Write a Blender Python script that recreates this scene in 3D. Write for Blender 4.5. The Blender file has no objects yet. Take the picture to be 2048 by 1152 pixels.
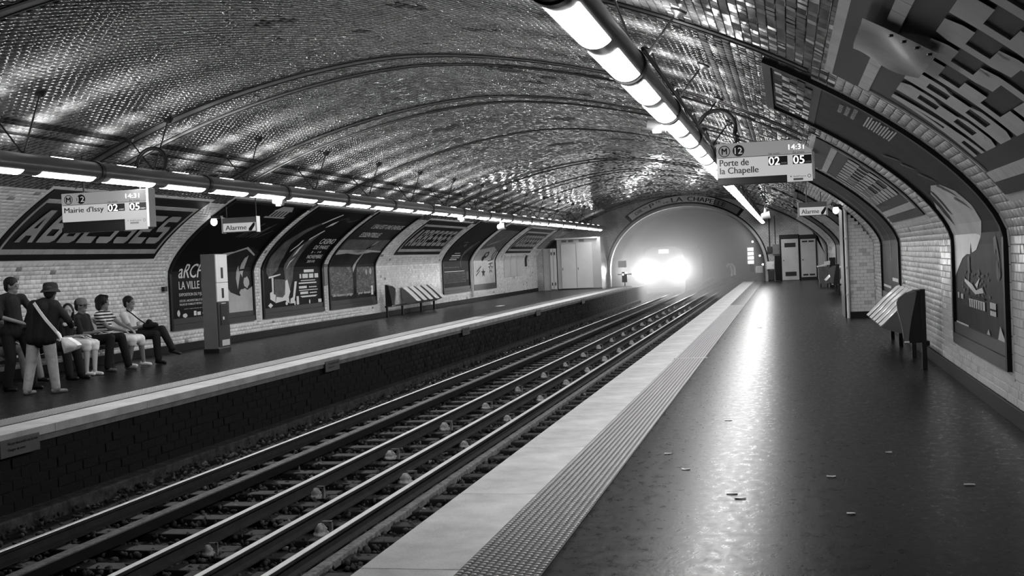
import bpy, bmesh, math, random
import numpy as np
from mathutils import Vector, Matrix, noise
random.seed(7); rng = np.random.default_rng(7)
S = bpy.context.scene
C = S.collection
PI = math.pi

# ------------------------------------------------------------------ camera, world, exposure
H_CAM = 1.6
YAW, PITCH, ROLL, FPX = .2265, -.0226, -.0432, 2400.0
_f = Vector((-math.sin(YAW)*math.cos(PITCH), math.cos(YAW)*math.cos(PITCH), math.sin(PITCH)))
_r = Vector((math.cos(YAW), math.sin(YAW), 0)); _u = _r.cross(_f)
_cr, _sr = math.cos(ROLL), math.sin(ROLL)
R_, U_ = _cr*_r + _sr*_u, -_sr*_r + _cr*_u
cam = bpy.data.cameras.new('camera'); cam.sensor_width = 36; cam.lens = 36*FPX/2048
cam.clip_start = .1; cam.clip_end = 300
co = bpy.data.objects.new('camera', cam); C.objects.link(co)
m = Matrix((R_, U_, -_f)).transposed().to_4x4(); m.translation = (0, 0, H_CAM)
co.matrix_world = m
S.camera = co
S.view_settings.view_transform = 'Standard'; S.view_settings.look = 'None'
S.view_settings.exposure = 0.12; S.view_settings.gamma = 1.0; S.view_settings.use_curve_mapping = False
w = bpy.data.worlds.new('world'); S.world = w; w.use_nodes = True
w.node_tree.nodes['Background'].inputs[0].default_value = (0, 0, 0, 1)
w.node_tree.nodes['Background'].inputs[1].default_value = 0
LAMP = 32.0          # radiance of the big windows of the light tubes
HEADW = 430.0        # watts per headlamp of the train
SLOTW = 5.0           # watts per slot lamp
SLOT = 45.0          # radiance of the slots in the tops of the tubes

# ------------------------------------------------------------------ materials (procedural greys)
MATS = {}
def mat(name, g=.5, rough=.5, spec=.5, metal=0., emit=0., vary=0., scale=3., bump=0., bscale=40., rvar=0.,
        stretch=(1, 1, 1), tone=False, dirt=0., coat=0.):
    if name in MATS: return MATS[name]
    M = bpy.data.materials.new(name); M.use_nodes = True; nt = M.node_tree; N = nt.nodes; L = nt.links
    b = N['Principled BSDF']
    b.inputs['Base Color'].default_value = (g, g, g, 1)
    b.inputs['Roughness'].default_value = rough; b.inputs['Metallic'].default_value = metal
    b.inputs['Specular IOR Level'].default_value = spec
    b.inputs['Coat Weight'].default_value = coat; b.inputs['Coat Roughness'].default_value = .08
    tc = N.new('ShaderNodeTexCoord'); mp = N.new('ShaderNodeMapping'); L.new(tc.outputs['Object'], mp.inputs[0])
    mp.inputs['Scale'].default_value = stretch
    fac = None
    if vary or rvar:
        n = N.new('ShaderNodeTexNoise'); n.inputs['Scale'].default_value = scale; n.inputs['Detail'].default_value = 8
        n.inputs['Roughness'].default_value = .65
        L.new(mp.outputs[0], n.inputs['Vector'])
        fac = n.outputs['Fac']
    col = None
    if vary:
        r = N.new('ShaderNodeMapRange'); r.inputs[1].default_value = .3; r.inputs[2].default_value = .7
        r.inputs[3].default_value = g*(1-vary); r.inputs[4].default_value = g*(1+vary)
        L.new(fac, r.inputs[0]); col = r.outputs[0]
    if dirt:
        n2 = N.new('ShaderNodeTexNoise'); n2.inputs['Scale'].default_value = .35; n2.inputs['Detail'].default_value = 6
        L.new(tc.outputs['Object'], n2.inputs['Vector'])
        r2 = N.new('ShaderNodeMapRange'); r2.inputs[1].default_value = .35; r2.inputs[2].default_value = .65
        r2.inputs[3].default_value = 1-dirt; r2.inputs[4].default_value = 1
        L.new(n2.outputs['Fac'], r2.inputs[0])
        mu = N.new('ShaderNodeMath'); mu.operation = 'MULTIPLY'; L.new(r2.outputs[0], mu.inputs[0])
        if col: L.new(col, mu.inputs[1])
        else: mu.inputs[1].default_value = g
        col = mu.outputs[0]
    if tone:
        at = N.new('ShaderNodeAttribute'); at.attribute_name = 'tone'
        mu = N.new('ShaderNodeMath'); mu.operation = 'MULTIPLY'; L.new(at.outputs['Fac'], mu.inputs[0])
        if col: L.new(col, mu.inputs[1])
        else: mu.inputs[1].default_value = g
        col = mu.outputs[0]
    if col:
        cc = N.new('ShaderNodeCombineColor')
        for i in range(3): L.new(col, cc.inputs[i])
        L.new(cc.outputs[0], b.inputs['Base Color'])
    if rvar:
        r3 = N.new('ShaderNodeMapRange'); r3.inputs[1].default_value = .35; r3.inputs[2].default_value = .65
        r3.inputs[3].default_value = max(.02, rough-rvar); r3.inputs[4].default_value = min(1, rough+rvar)
        L.new(fac, r3.inputs[0]); L.new(r3.outputs[0], b.inputs['Roughness'])
    if bump:
        n4 = N.new('ShaderNodeTexNoise'); n4.inputs['Scale'].default_value = bscale; n4.inputs['Detail'].default_value = 4
        L.new(mp.outputs[0], n4.inputs['Vector'])
        bu = N.new('ShaderNodeBump'); bu.inputs['Strength'].default_value = bump; bu.inputs['Distance'].default_value = .02
        L.new(n4.outputs['Fac'], bu.inputs['Height']); L.new(bu.outputs[0], b.inputs['Normal'])
    if emit:
        b.inputs['Emission Color'].default_value = (1, 1, 1, 1); b.inputs['Emission Strength'].default_value = emit
    MATS[name] = M
    return M

def brick_mat(name, g1, g2, gm, bw, bh, plane='XZ', rough=.3, bump=.5):
    M = bpy.data.materials.new(name); M.use_nodes = True; nt = M.node_tree; N = nt.nodes; L = nt.links
    b = N['Principled BSDF']; b.inputs['Roughness'].default_value = rough
    tc = N.new('ShaderNodeTexCoord'); sx = N.new('ShaderNodeSeparateXYZ'); cx = N.new('ShaderNodeCombineXYZ')
    L.new(tc.outputs['Object'], sx.inputs[0]); L.new(sx.outputs[plane[0]], cx.inputs[0]); L.new(sx.outputs[plane[1]], cx.inputs[1])
    br = N.new('ShaderNodeTexBrick'); L.new(cx.outputs[0], br.inputs['Vector'])
    br.inputs['Scale'].default_value = 1; br.inputs['Brick Width'].default_value = bw; br.inputs['Row Height'].default_value = bh
    br.inputs['Mortar Size'].default_value = .006; br.inputs['Mortar Smooth'].default_value = .1
    for k, v in (('Color1', g1), ('Color2', g2), ('Mortar', gm)): br.inputs[k].default_value = (v, v, v, 1)
    n = N.new('ShaderNodeTexNoise'); n.inputs['Scale'].default_value = 1.1; n.inputs['Detail'].default_value = 6
    L.new(tc.outputs['Object'], n.inputs['Vector'])
    r = N.new('ShaderNodeMapRange'); r.inputs[1].default_value = .35; r.inputs[2].default_value = .65; r.inputs[3].default_value = .55; r.inputs[4].default_value = 1.1
    L.new(n.outputs['Fac'], r.inputs[0])
    mx = N.new('ShaderNodeVectorMath'); mx.operation = 'SCALE'; L.new(br.outputs['Color'], mx.inputs[0]); L.new(r.outputs[0], mx.inputs['Scale'])
    L.new(mx.outputs[0], b.inputs['Base Color'])
    bu = N.new('ShaderNodeBump'); bu.inputs['Strength'].default_value = bump; bu.inputs['Distance'].default_value = .01; bu.invert = True
    L.new(br.outputs['Fac'], bu.inputs['Height']); L.new(bu.outputs[0], b.inputs['Normal'])
    return M

M_TILE_W = mat('glazed wall tile', .82, .24, .4, tone=True, dirt=.12)
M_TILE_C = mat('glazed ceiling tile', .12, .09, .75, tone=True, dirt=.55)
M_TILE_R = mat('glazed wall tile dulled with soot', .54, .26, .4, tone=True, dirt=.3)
M_TILE_D = mat('dark brown glazed tile', .008, .4, .15, tone=True)
M_GROUT = mat('wall grout', .33, .7, .3, vary=.5, scale=2)
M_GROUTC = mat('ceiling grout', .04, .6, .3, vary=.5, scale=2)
M_GROUTR = mat('grout streaked with soot', .42, .6, .3, vary=.6, scale=2)
M_ASPH = mat('worn wet asphalt', .012, .31, .10, vary=.6, scale=14, rvar=.06, bump=.05, bscale=45, stretch=(1, .6, 1))
M_EDGE = mat('pale platform edge', .60, .5, .4, vary=.28, scale=2.2, bump=.25, bscale=60)
M_EDGEF = mat('edge face concrete', .22, .6, .3, vary=.3, scale=5)
M_TACT = mat('tactile rubber', .055, .38, .5, vary=.3, scale=3)
M_STUD = mat('tactile stud top', .42, .3, .5)
M_BASE = mat('dark baseboard', .008, .5, .2, vary=.6, scale=3)
M_BALL = mat('ballast', .022, .8, .3, vary=.7, scale=9, bump=.6, bscale=20)
M_STONE = mat('ballast stone', .09, .75, .3, tone=True)
M_SLEEP = mat('oily sleeper timber', .026, .6, .4, vary=.6, scale=6, stretch=(.3, 3, 1), bump=.5, bscale=30)
M_RAILS = mat('rusty rail side', .025, .6, .4, vary=.5, scale=8)
M_RAILT = mat('polished rail head', .9, .36, .5, metal=.25)
M_DUST = mat('dusty guard timber', .22, .8, .3, vary=.55, scale=14, bump=.5, bscale=40)
M_INS = mat('pale insulator', .5, .5, .5, vary=.5, scale=30)
M_PITB = mat('sooty brick', .016, .8, .2, tone=True, bump=.5, bscale=30)
M_PITG = mat('sooty mortar', .016, .8, .3, vary=.6, scale=6)
M_TUBE = mat('grey painted tube', .13, .3, .5, coat=.3)
M_TUBED = mat('dark clamp', .02, .35, .5)
M_LAMP = mat('lamp window', .9, .4, emit=LAMP)
M_SLOT = mat('lamp slot', .9, .4, emit=SLOT)
M_BLACK = mat('black paint', .012, .4, .4)
M_IRON = mat('dark iron', .02, .45, .5)
M_FRAME = mat('dark bronze frame', .008, .4, .2, vary=.4, scale=4)
M_FRAMEB = mat('frame bottom board', .028, .4, .5, vary=.3, scale=8, stretch=(1, .3, 6))
M_PBLK = mat('poster black', .004, .5, .08)
M_PDK = mat('poster charcoal', .018, .5, .1, vary=.6, scale=2.5)
M_PGR = mat('poster grey', .11, .5, .1, vary=.5, scale=4)
M_PLT = mat('poster light grey', .45, .35, .4, vary=.25, scale=2)
M_PWH = mat('poster white', .8, .4, .4)
M_CERD = mat('dark glazed ceramic', .007, .42, .18, vary=.3, scale=3)
M_CERW = mat('pale glazed ceramic', .40, .35, .4, vary=.18, scale=3)
M_DKC = mat('dull dark course', .010, .5, .2)
M_EDC = mat('ceiling edging', .08, .45, .25, vary=.3, scale=4)
M_GLOSS = mat('glossy grey tile', .12, .06, .9)
M_CERG = mat('grey weathered ceramic', .30, .35, .5, vary=.3, scale=2)
M_CERL = mat('pale aged letter ceramic', .36, .35, .5, vary=.3, scale=1.2)
M_WHITE = mat('white enamel', .78, .35, .5, vary=.06, scale=2)
M_GREYP = mat('light grey painted metal', .55, .35, .5, vary=.1, scale=2)
M_MID = mat('mid grey metal', .16, .35, .5, vary=.1, scale=3)
M_SEAT = mat('white moulded seat', .85, .2, .5, coat=.5)
M_SHELL = mat('grey moulded shell', .14, .25, .5, coat=.5)
M_SIGNF = mat('sign face', .05, .7, .05, emit=.22)
M_SIGNW = mat('sign face white', .07, .7, .05, emit=.42)
M_LED = mat('display digits', .9, .4, emit=1.4)
M_BULB = mat('glowing bulb', .9, .4, emit=3.5)
M_SKIN = mat('skin', .22, .5, .4)
M_SKINL = mat('pale skin', .42, .5, .4)
M_HAIR = mat('dark hair', .010, .55, .3, bump=.6, bscale=60)
M_CLBK = mat('black cloth', .012, .8, .2)
M_CLDK = mat('dark cloth', .022, .85, .2, vary=.3, scale=12)
M_CLWH = mat('white cloth', .72, .85, .2, vary=.08, scale=12, bump=.3, bscale=18)
M_CLLT = mat('light chino cloth', .48, .85, .2, vary=.12, scale=12, bump=.6, bscale=14)
M_CLGY = mat('grey cloth', .2, .85, .2, vary=.2, scale=12, bump=.4, bscale=14)

# ------------------------------------------------------------------ helpers
def tag(o, label=None, cat=None, group=None, kind=None):
    if label: o['label'] = label
    if cat: o['category'] = cat
    if group: o['group'] = group
    if kind: o['kind'] = kind
    return o
def empty(name, loc=(0, 0, 0), label=None, cat=None, group=None):
    o = bpy.data.objects.new(name, None); C.objects.link(o); o.location = loc; o.empty_display_size = .1
    return tag(o, label, cat, group)
class MB:
    """collects geometry, builds ONE mesh object"""
    def __init__(s): s.v = []; s.f = []
    def add(s, vs, fs):
        n = len(s.v); s.v += [tuple(p) for p in vs]; s.f += [tuple(i+n for i in q) for q in fs]; return s
    def box(s, x0, x1, y0, y1, z0, z1, b=0.):
        if b <= 0 or min(x1-x0, y1-y0, z1-z0) < 2.2*b:
            vs = [(x, y, z) for x in (x0, x1) for y in (y0, y1) for z in (z0, z1)]
            return s.add(vs, [(0, 1, 3, 2), (4, 6, 7, 5), (0, 4, 5, 1), (2, 3, 7, 6), (0, 2, 6, 4), (1, 5, 7, 3)])
        bm = bmesh.new(); bmesh.ops.create_cube(bm, size=1)
        for v in bm.verts: v.co = Vector(((x0+x1)/2+v.co.x*(x1-x0), (y0+y1)/2+v.co.y*(y1-y0), (z0+z1)/2+v.co.z*(z1-z0)))
        bmesh.ops.bevel(bm, geom=bm.edges[:], offset=b, segments=2, affect='EDGES', profile=.5)
        s.bm(bm); bm.free(); return s
    def bm(s, bm, M=None):
        bm.verts.ensure_lookup_table(); bm.verts.index_update()
        s.add([(M @ v.co) if M else v.co for v in bm.verts], [[v.index for v in f.verts] for f in bm.faces]); return s
    def obox(s, c, ax, ay, az):
        c, ax, ay, az = map(Vector, (c, ax, ay, az))
        vs = [c+i*ax+j*ay+k*az for i in (-1, 1) for j in (-1, 1) for k in (-1, 1)]
        return s.add(vs, [(0, 1, 3, 2), (4, 6, 7, 5), (0, 4, 5, 1), (2, 3, 7, 6), (0, 2, 6, 4), (1, 5, 7, 3)])
    def tube(s, pts, r, n=10, cap=True):
        pts = [Vector(p) for p in pts]; rr = r if isinstance(r, (list, tuple)) else [r]*len(pts)
        rings = []; prev = None
        for i, p in enumerate(pts):
            d = (pts[min(i+1, len(pts)-1)]-pts[max(i-1, 0)]).normalized()
            a = d.orthogonal().normalized() if prev is None else (prev-prev.dot(d)*d).normalized()
            prev = a; b = d.cross(a)
            rings.append([p+rr[i]*(math.cos(2*PI*k/n)*a+math.sin(2*PI*k/n)*b) for k in range(n)])
        vs = [q for R in rings for q in R]; fs = []
        for i in range(len(pts)-1):
            for k in range(n):
                fs.append((i*n+k, i*n+(k+1) % n, (i+1)*n+(k+1) % n, (i+1)*n+k))
        if cap: fs += [tuple(range(n))[::-1], tuple((len(pts)-1)*n+k for k in range(n))]
        return s.add(vs, fs)
    def prism(s, poly, fn0, fn1):
        n = len(poly); vs = [fn0(*p) for p in poly]+[fn1(*p) for p in poly]
        return s.add(vs, [tuple(range(n))[::-1], tuple(range(n, 2*n))]+[(i, (i+1) % n, n+(i+1) % n, n+i) for i in range(n)])
    def lathe(s, prof, c=(0, 0, 0), n=20, M=None):
        vs = []; fs = []
        for r, z in prof:
            for k in range(n):
                p = Vector((r*math.cos(2*PI*k/n), r*math.sin(2*PI*k/n), z)); p = (M @ p) if M else p+Vector(c)
                vs.append(p)
        for i in range(len(prof)-1):
            for k in range(n): fs.append((i*n+k, i*n+(k+1) % n, (i+1)*n+(k+1) % n, (i+1)*n+k))
        fs += [tuple(range(n))[::-1], tuple((len(prof)-1)*n+k for k in range(n))]
        return s.add(vs, fs)
    def build(s, name, m, parent=None, smooth=False, org=None):
        me = bpy.data.meshes.new(name); me.from_pydata(s.v, [], s.f); me.validate(); me.update()
        me.materials.append(m)
        bm = bmesh.new(); bm.from_mesh(me); bmesh.ops.recalc_face_normals(bm, faces=bm.faces); bm.to_mesh(me); bm.free()
        if smooth:
            me.shade_smooth(); me.set_sharp_from_angle(angle=math.radians(38))
        o = bpy.data.objects.new(name, me); C.objects.link(o)
        if parent:
            o.parent = parent; w = parent_world(parent); o.matrix_parent_inverse = w.inverted()
        if org:
            me.transform(Matrix.Translation(-Vector(org))); o.location = org
        return o
def parent_world(p):
    m = p.matrix_parent_inverse.copy() if p.parent else Matrix()
    loc = Matrix.LocRotScale(p.location, p.rotation_euler, p.scale)
    return (parent_world(p.parent) @ m @ loc) if p.parent else loc
def copy_tree(o, loc=None, parent=None, label=None, delta=None):
    c = o.copy(); C.objects.link(c)
    if loc is not None: c.location = loc
    if label: c['label'] = label
    if parent is not None: c.parent = parent
    for ch in o.children: copy_tree(ch, parent=c)
    return c
def np_mesh(name, V, F, m, parent=None, tone=None):
    """V (n,3), F (k,4) quads, fast"""
    me = bpy.data.meshes.new(name); nv, nf = len(V), len(F); k = F.shape[1]
    me.vertices.add(nv); me.vertices.foreach_set('co', V.astype(np.float32).ravel())
    me.loops.add(nf*k); me.loops.foreach_set('vertex_index', F.astype(np.int32).ravel())
    me.polygons.add(nf); me.polygons.foreach_set('loop_start', np.arange(0, nf*k, k, dtype=np.int32))
    me.update(calc_edges=True)
    if tone is not None:
        a = me.attributes.new('tone', 'FLOAT', 'POINT'); a.data.foreach_set('value', tone.astype(np.float32))
    me.materials.append(m)
    o = bpy.data.objects.new(name, me); C.objects.link(o)
    if parent: o.parent = parent; o.matrix_parent_inverse = parent_world(parent).inverted()
    return o

# ------------------------------------------------------------------ the vault's profile
XC, HALF, ZS, ZT, NX, NZ = -5.3125, 7.1875, 1.63, 4.62, 1.70, 1.507
_t = np.linspace(0, 1, 500)**1.3*PI/2
_d = np.concatenate([[HALF, HALF], HALF*np.cos(_t)**(2/NX)]); _z = np.concatenate([[-.02, 0.], ZS+(ZT-ZS)*np.sin(_t)**(2/NZ)])
_d[-1] = 0; _z[-1] = ZT
_s = np.concatenate([[-.02], np.cumsum(np.concatenate([[0], np.hypot(np.diff(_d[1:]), np.diff(_z[1:]))]))])
SMAX = float(_s[-1])
def pp(s):
    s = np.clip(s, 0, SMAX); d = np.interp(s, _s, _d); z = np.interp(s, _s, _z)
    e = .04; a = np.clip(s-e, 0, SMAX); b = np.clip(s+e, 0, SMAX)
    td = np.interp(b, _s, _d)-np.interp(a, _s, _d); tz = np.interp(b, _s, _z)-np.interp(a, _s, _z)
    l = np.hypot(td, tz)+1e-9
    return d, z, td/l, tz/l
def s_of_z(z): return float(np.interp(z, _z, _s))
def W(side, s, y, h=0.):
    """point on the vault; side -1 left, +1 right; h towards the room"""
    d, z, td, tz = pp(s); nd, nz = -tz, td
    d = d+h*nd; z = z+h*nz
    return Vector((XC+side*float(d), float(y), float(z)))
def slab(side, y0, y1, s0, s1, h0, h1, mb=None, ds=.12):
    """curved slab following the vault"""
    mb = mb or MB(); n = max(1, int(math.ceil((s1-s0)/ds))); vs = []; fs = []
    for i in range(n+1):
        s = s0+(s1-s0)*i/n
        vs += [W(side, s, y0, h0), W(side, s, y1, h0), W(side, s, y1, h1), W(side, s, y0, h1)]
    for i in range(n):
        a = 4*i
        for k in range(4): fs.append((a+k, a+(k+1) % 4, a+4+(k+1) % 4, a+4+k))
    fs += [(0, 1, 2, 3), (4*n, 4*n+3, 4*n+2, 4*n+1)]
    return mb.add(vs, fs)

# ------------------------------------------------------------------ text and flat print
def text2d(txt, size=1., bold=0., space=1., res=3):
    cu = bpy.data.curves.new('t', 'FONT'); cu.body = txt; cu.size = size; cu.offset = bold; cu.space_character = space
    cu.resolution_u = res; cu.fill_mode = 'FRONT'
    o = bpy.data.objects.new('t', cu); C.objects.link(o)
    dg = bpy.context.evaluated_depsgraph_get(); me = bpy.data.meshes.new_from_object(o.evaluated_get(dg))
    bm = bmesh.new(); bm.from_mesh(me); bpy.data.meshes.remove(me); bpy.data.objects.remove(o); bpy.data.curves.remove(cu)
    xs = [v.co.x for v in bm.verts]; ys = [v.co.y for v in bm.verts]
    return bm, (min(xs), max(xs), min(ys), max(ys))
def fit_text(txt, x0, x1, y0, y1, bold=0., shear=0.):
    """text as a bmesh scaled to fill a rectangle"""
    bm, (a, b, c, d) = text2d(txt, 1., 0)
    if bold:      # thicken the strokes
        k = bold*1.6
        g_ = bmesh.ops.duplicate(bm, geom=bm.verts[:]+bm.edges[:]+bm.faces[:])['geom']
        bmesh.ops.translate(bm, vec=(k, 0, .0015), verts=[v for v in g_ if isinstance(v, bmesh.types.BMVert)]); b += k
    for v in bm.verts:
        u = (v.co.x-a)/(b-a); t = (v.co.y-c)/(d-c)
        v.co = Vector((x0+(x1-x0)*u+shear*(t-.5)*(y1-y0), y0+(y1-y0)*t, v.co.z))
    return bm
def polys(*ps):
    bm = bmesh.new()
    for p in ps:
        f = bm.faces.new([bm.verts.new((x, y, 0)) for x, y in p])
    bmesh.ops.triangulate(bm, faces=bm.faces[:]); return bm
def rect(x0, x1, y0, y1): return [(x0, y0), (x1, y0), (x1, y1), (x0, y1)]
def lay(name, bms, fn, m, parent, th=.004, step=None, merge=None):
    """lay flat shapes (u,v) onto a surface through fn(u,v,h) as thin raised print"""
    mb = MB()
    for bm in (bms if isinstance(bms, (list, tuple)) else [bms]):
        if step:
            ys = [v.co.y for v in bm.verts]; y = math.floor(min(ys)/step)*step
            while y < max(ys):
                bmesh.ops.bisect_plane(bm, geom=bm.verts[:]+bm.edges[:]+bm.faces[:], plane_co=(0, y, 0), plane_no=(0, 1, 0)); y += step
        bm.verts.index_update()
        mb.add([fn(v.co.x, v.co.y, th+v.co.z) for v in bm.verts], [[v.index for v in f.verts] for f in bm.faces]); bm.free()
    me = bpy.data.meshes.new(name); me.from_pydata(mb.v, [], mb.f); me.materials.append(m)
    o = bpy.data.objects.new(name, me); C.objects.link(o); o.parent = parent; o.matrix_parent_inverse = parent_world(parent).inverted()
    return o

# ================================================================== STRUCTURE
Y0, YE = 4.0, 62.5          # what the photograph could see of the station, and its end wall
S22 = s_of_z(1.63)
def shell(name, side, s0, s1, m, label, cat):
    n = max(2, int((s1-s0)/.12)); vs = []; fs = []
    for i in range(n+1):
        s = s0+(s1-s0)*i/n; vs += [W(side, s, Y0), W(side, s, YE), W(side, s, YE, -.25), W(side, s, Y0, -.25)]
    for i in range(n):
        a = 4*i
        for k in range(4): fs.append((a+k, a+(k+1) % 4, a+4+(k+1) % 4, a+4+k))
    fs += [(0, 1, 2, 3), (4*n, 4*n+3, 4*n+2, 4*n+1)]
    return tag(MB().add(vs, fs).build(name, m), label, cat, kind='structure')
wall_l = shell('wall_left', -1, 0, S22, M_GROUT, 'white tiled wall along the far platform', 'wall')
wall_r = shell('wall_right', 1, 0, S22, M_GROUTR, 'white tiled wall along the near platform', 'wall')
# the vault above both walls as one ceiling
vs = []; fs = []; n = 130
for i in range(n+1):
    q = S22+(2*SMAX-2*S22)*i/n
    side, s = (-1, q) if q <= SMAX else (1, 2*SMAX-q)
    vs += [W(side, s, Y0), W(side, s, YE), W(side, s, YE, -.25), W(side, s, Y0, -.25)]
for i in range(n):
    a = 4*i
    for k in range(4): fs.append((a+k, a+(k+1) % 4, a+4+(k+1) % 4, a+4+k))
fs += [(0, 1, 2, 3), (4*n, 4*n+3, 4*n+2, 4*n+1)]
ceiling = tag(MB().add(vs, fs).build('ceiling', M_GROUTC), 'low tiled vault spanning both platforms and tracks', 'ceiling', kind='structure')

# ---- rectangles on the vault that are covered by panels: side, y0, y1, s0, s1
SZ = s_of_z
PZ0, PZ1 = SZ(.45), SZ(3.12)
NM0, NM1 = SZ(1.97), SZ(3.03)
posters = {  # name: (side, y0, y1)
    'pL1': (-1, 22.58, 26.62), 'pL2': (-1, 27.06, 31.0), 'pL3': (-1, 31.42, 35.35), 'pL4': (-1, 42.75, 46.72), 'pL5': (-1, 47.12, 51.05),
    'pR1': (1, 11.07, 14.55), 'pR2': (1, 21.25, 25.2)}
names_ = {'nL1': (-1, 16.6, 21.75), 'nL2': (-1, 36.75, 41.9), 'nL3': (-1, 52.4, 57.68), 'nR1': (1, 4.85, 10.12), 'nR2': (1, 15.85, 20.6)}
holes = [(sd, a, b, PZ0, PZ1) for sd, a, b in posters.values()]+[(sd, a, b, NM0, NM1) for sd, a, b in names_.values()]
holes += [(1, 11.1, 14.55, PZ1-.05, SZ(3.335)), (-1, 58.7, 59.8, SZ(2.2), SZ(4.0))]

# ---- glazed tiles as real tilted pieces
RINGS = [(10.72, .16), (16.6, .2), (17.45, .13), (21.3, .2), (22.15, .13), (27.4, .13), (36.55, .2), (37.3, .13), (41.7, .2), (42.7, .13), (45.2, .13), (52.1, .2), (57.9, .2), (60.3, .2)]
TS, TY = .0775, .153
STAINS = [(-4.04, 17.9, .28, .25), (-3.5, 18.4, .2, .15), (-5.95, 13.5, .26, .14), (-4.09, 13.0, .22, .14), (-3.61, 14.27, .26, .12), (-5.2, 14.6, .12, .1), (-3.9, 19.2, .25, .14), (-3.3, 20.3, .22, .12), (-4.6, 15.6, .1, .12),
          (-6.9, 24.5, .3, .3), (-7.2, 26.5, .15, .5), (-4.5, 25.2, .3, .4), (-3.8, 29.5, .4, .3), (-5.6, 31, .5, .3), (-6.6, 20.1, .12, .12), (-8.9, 15.5, .08, .1)]
def ring_dark(side, s, y):
    """courses of dark brown tile that frame the vault's bays"""
    d = np.zeros(len(y), bool); up = s > SZ(3.12)
    for sx, sy, ra, rb in STAINS:      # lost and blackened tiles
        X_ = XC+side*np.interp(s, _s, _d)
        d |= up & (((X_-sx)/ra)**2+((y-sy)/rb)**2+.5*np.sin(X_*19+y*7) < 1)
    if side < 0:
        for z in (3.685, 3.585):
            d |= (np.abs(s-SZ(z)) < .05) & ~(((y > 16.6) & (y < 17.4)) | ((y > 21.3) & (y < 22.1)) | ((y > 36.6) & (y < 37.3)))
        k = (s > SZ(3.36)) & (s < SZ(3.52)) & (y > 16.9) & (y < 21.5)
        d |= k & (np.sin(y*6.5) + np.sin(s*31+y*4) > .9)
    else:
        for zc in (3.585, 3.525, 3.485):
            for a, b in ((10.85, 16.4), (17.6, 21.1), (22.3, 27.2), (30, 36), (37.5, 41.4)):
                d |= (np.abs(s-SZ(zc)) < .04) & (y > a) & (y < b)
        # stepped dark cluster above the near poster
        cl = (s > SZ(3.12)) & (s < SZ(3.52)) & (y > 8.3) & (y < 9.75)
        d |= cl & (np.sin(s*11)*.5+9.15-(y+.35*np.sin(s*23)) > .05) & (np.sin(s*41+y*9) > -.5)
        d |= (np.abs(y-9.55) < .05) & (s > SZ(3.14)) & (s < SZ(3.42))
        # patchy brown tiles over the far bays
        d |= (s > SZ(2.95)) & (s < SZ(3.5)) & (y > 15.7) & (y < 27) & (np.sin(y*7.3)+np.sin(s*37+y*2.1)+np.sin(s*13-y*3) > 1.35)
    return d
def tile_field(side, s0, s1, y0, y1, bevel, tilt):
    ns = int(round((s1-s0)/TS)); ny = int(round((y1-y0)/TY))
    I, J = np.meshgrid(np.arange(ns), np.arange(ny), indexing='ij'); I = I.ravel(); J = J.ravel()
    s = s0+(I+.5)*TS; y = y0+(J+.5+.5*(I % 2))*TY
    k = (y < YE-.05)
    if s0 > SZ(2.9):
        for ry, rw in RINGS: k &= ~((np.abs(y-ry) < rw/2+.076) & (s > SZ(3.12)))
    for sd, a, b, c, d in holes:
        if sd == side: k &= ~((y > a-.05) & (y < b+.05) & (s > c-.03) & (s < d+.03))
    if side > 0: k &= ~((y > 27.75) & (y < 29.6) & (s < SZ(2.64)))
    s, y = s[k], y[k]
    return s, y, ring_dark(side, s, y)
def tiles_to_mesh(side, s, y, bevel, tilt):
    n = len(s); d, z, td, tz = pp(s); nd, nz = -tz, td
    rr = rng.normal(size=(2, n)); tn = np.clip(.93+.09*rng.normal(size=n), .6, 1.12)
    tn = np.where(rng.random(n) < .012, .35, tn)
    ts = np.tan(rr[0]*tilt*1.0); tyt = np.tan(rr[1]*tilt)
    hs, hy = TS/2-.0022, TY/2-.0022
    def quad(hs, hy, h):
        out = []
        for a, b in ((-1, -1), (1, -1), (1, 1), (-1, 1)):
            hh = h+(a*hs*ts+b*hy*tyt) if h > .004 else np.full(n, -.002)
            D = d+td*a*hs+nd*hh; Z = z+tz*a*hs+nz*hh
            out.append(np.stack([XC+side*D, y+b*hy, Z], 1))
        return out
    if not bevel:
        V = np.stack(quad(hs, hy, .009), 1).reshape(-1, 3); F = np.arange(4*n).reshape(n, 4)
        return V, F, np.repeat(tn, 4)
    V = np.stack(quad(hs, hy, 0)+quad(hs, hy, .007)+quad(hs-.004, hy-.004, .011), 1).reshape(-1, 3)
    base = (np.arange(n)*12)[:, None]; fl = []
    for o in (0, 4):
        for k in range(4): fl.append([o+k, o+(k+1) % 4, o+4+(k+1) % 4, o+4+k])
    fl.append([8, 9, 10, 11]); F = (base[:, :, None]+np.array(fl)[None]).reshape(-1, 4)
    return V, F, np.repeat(tn, 12)
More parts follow.
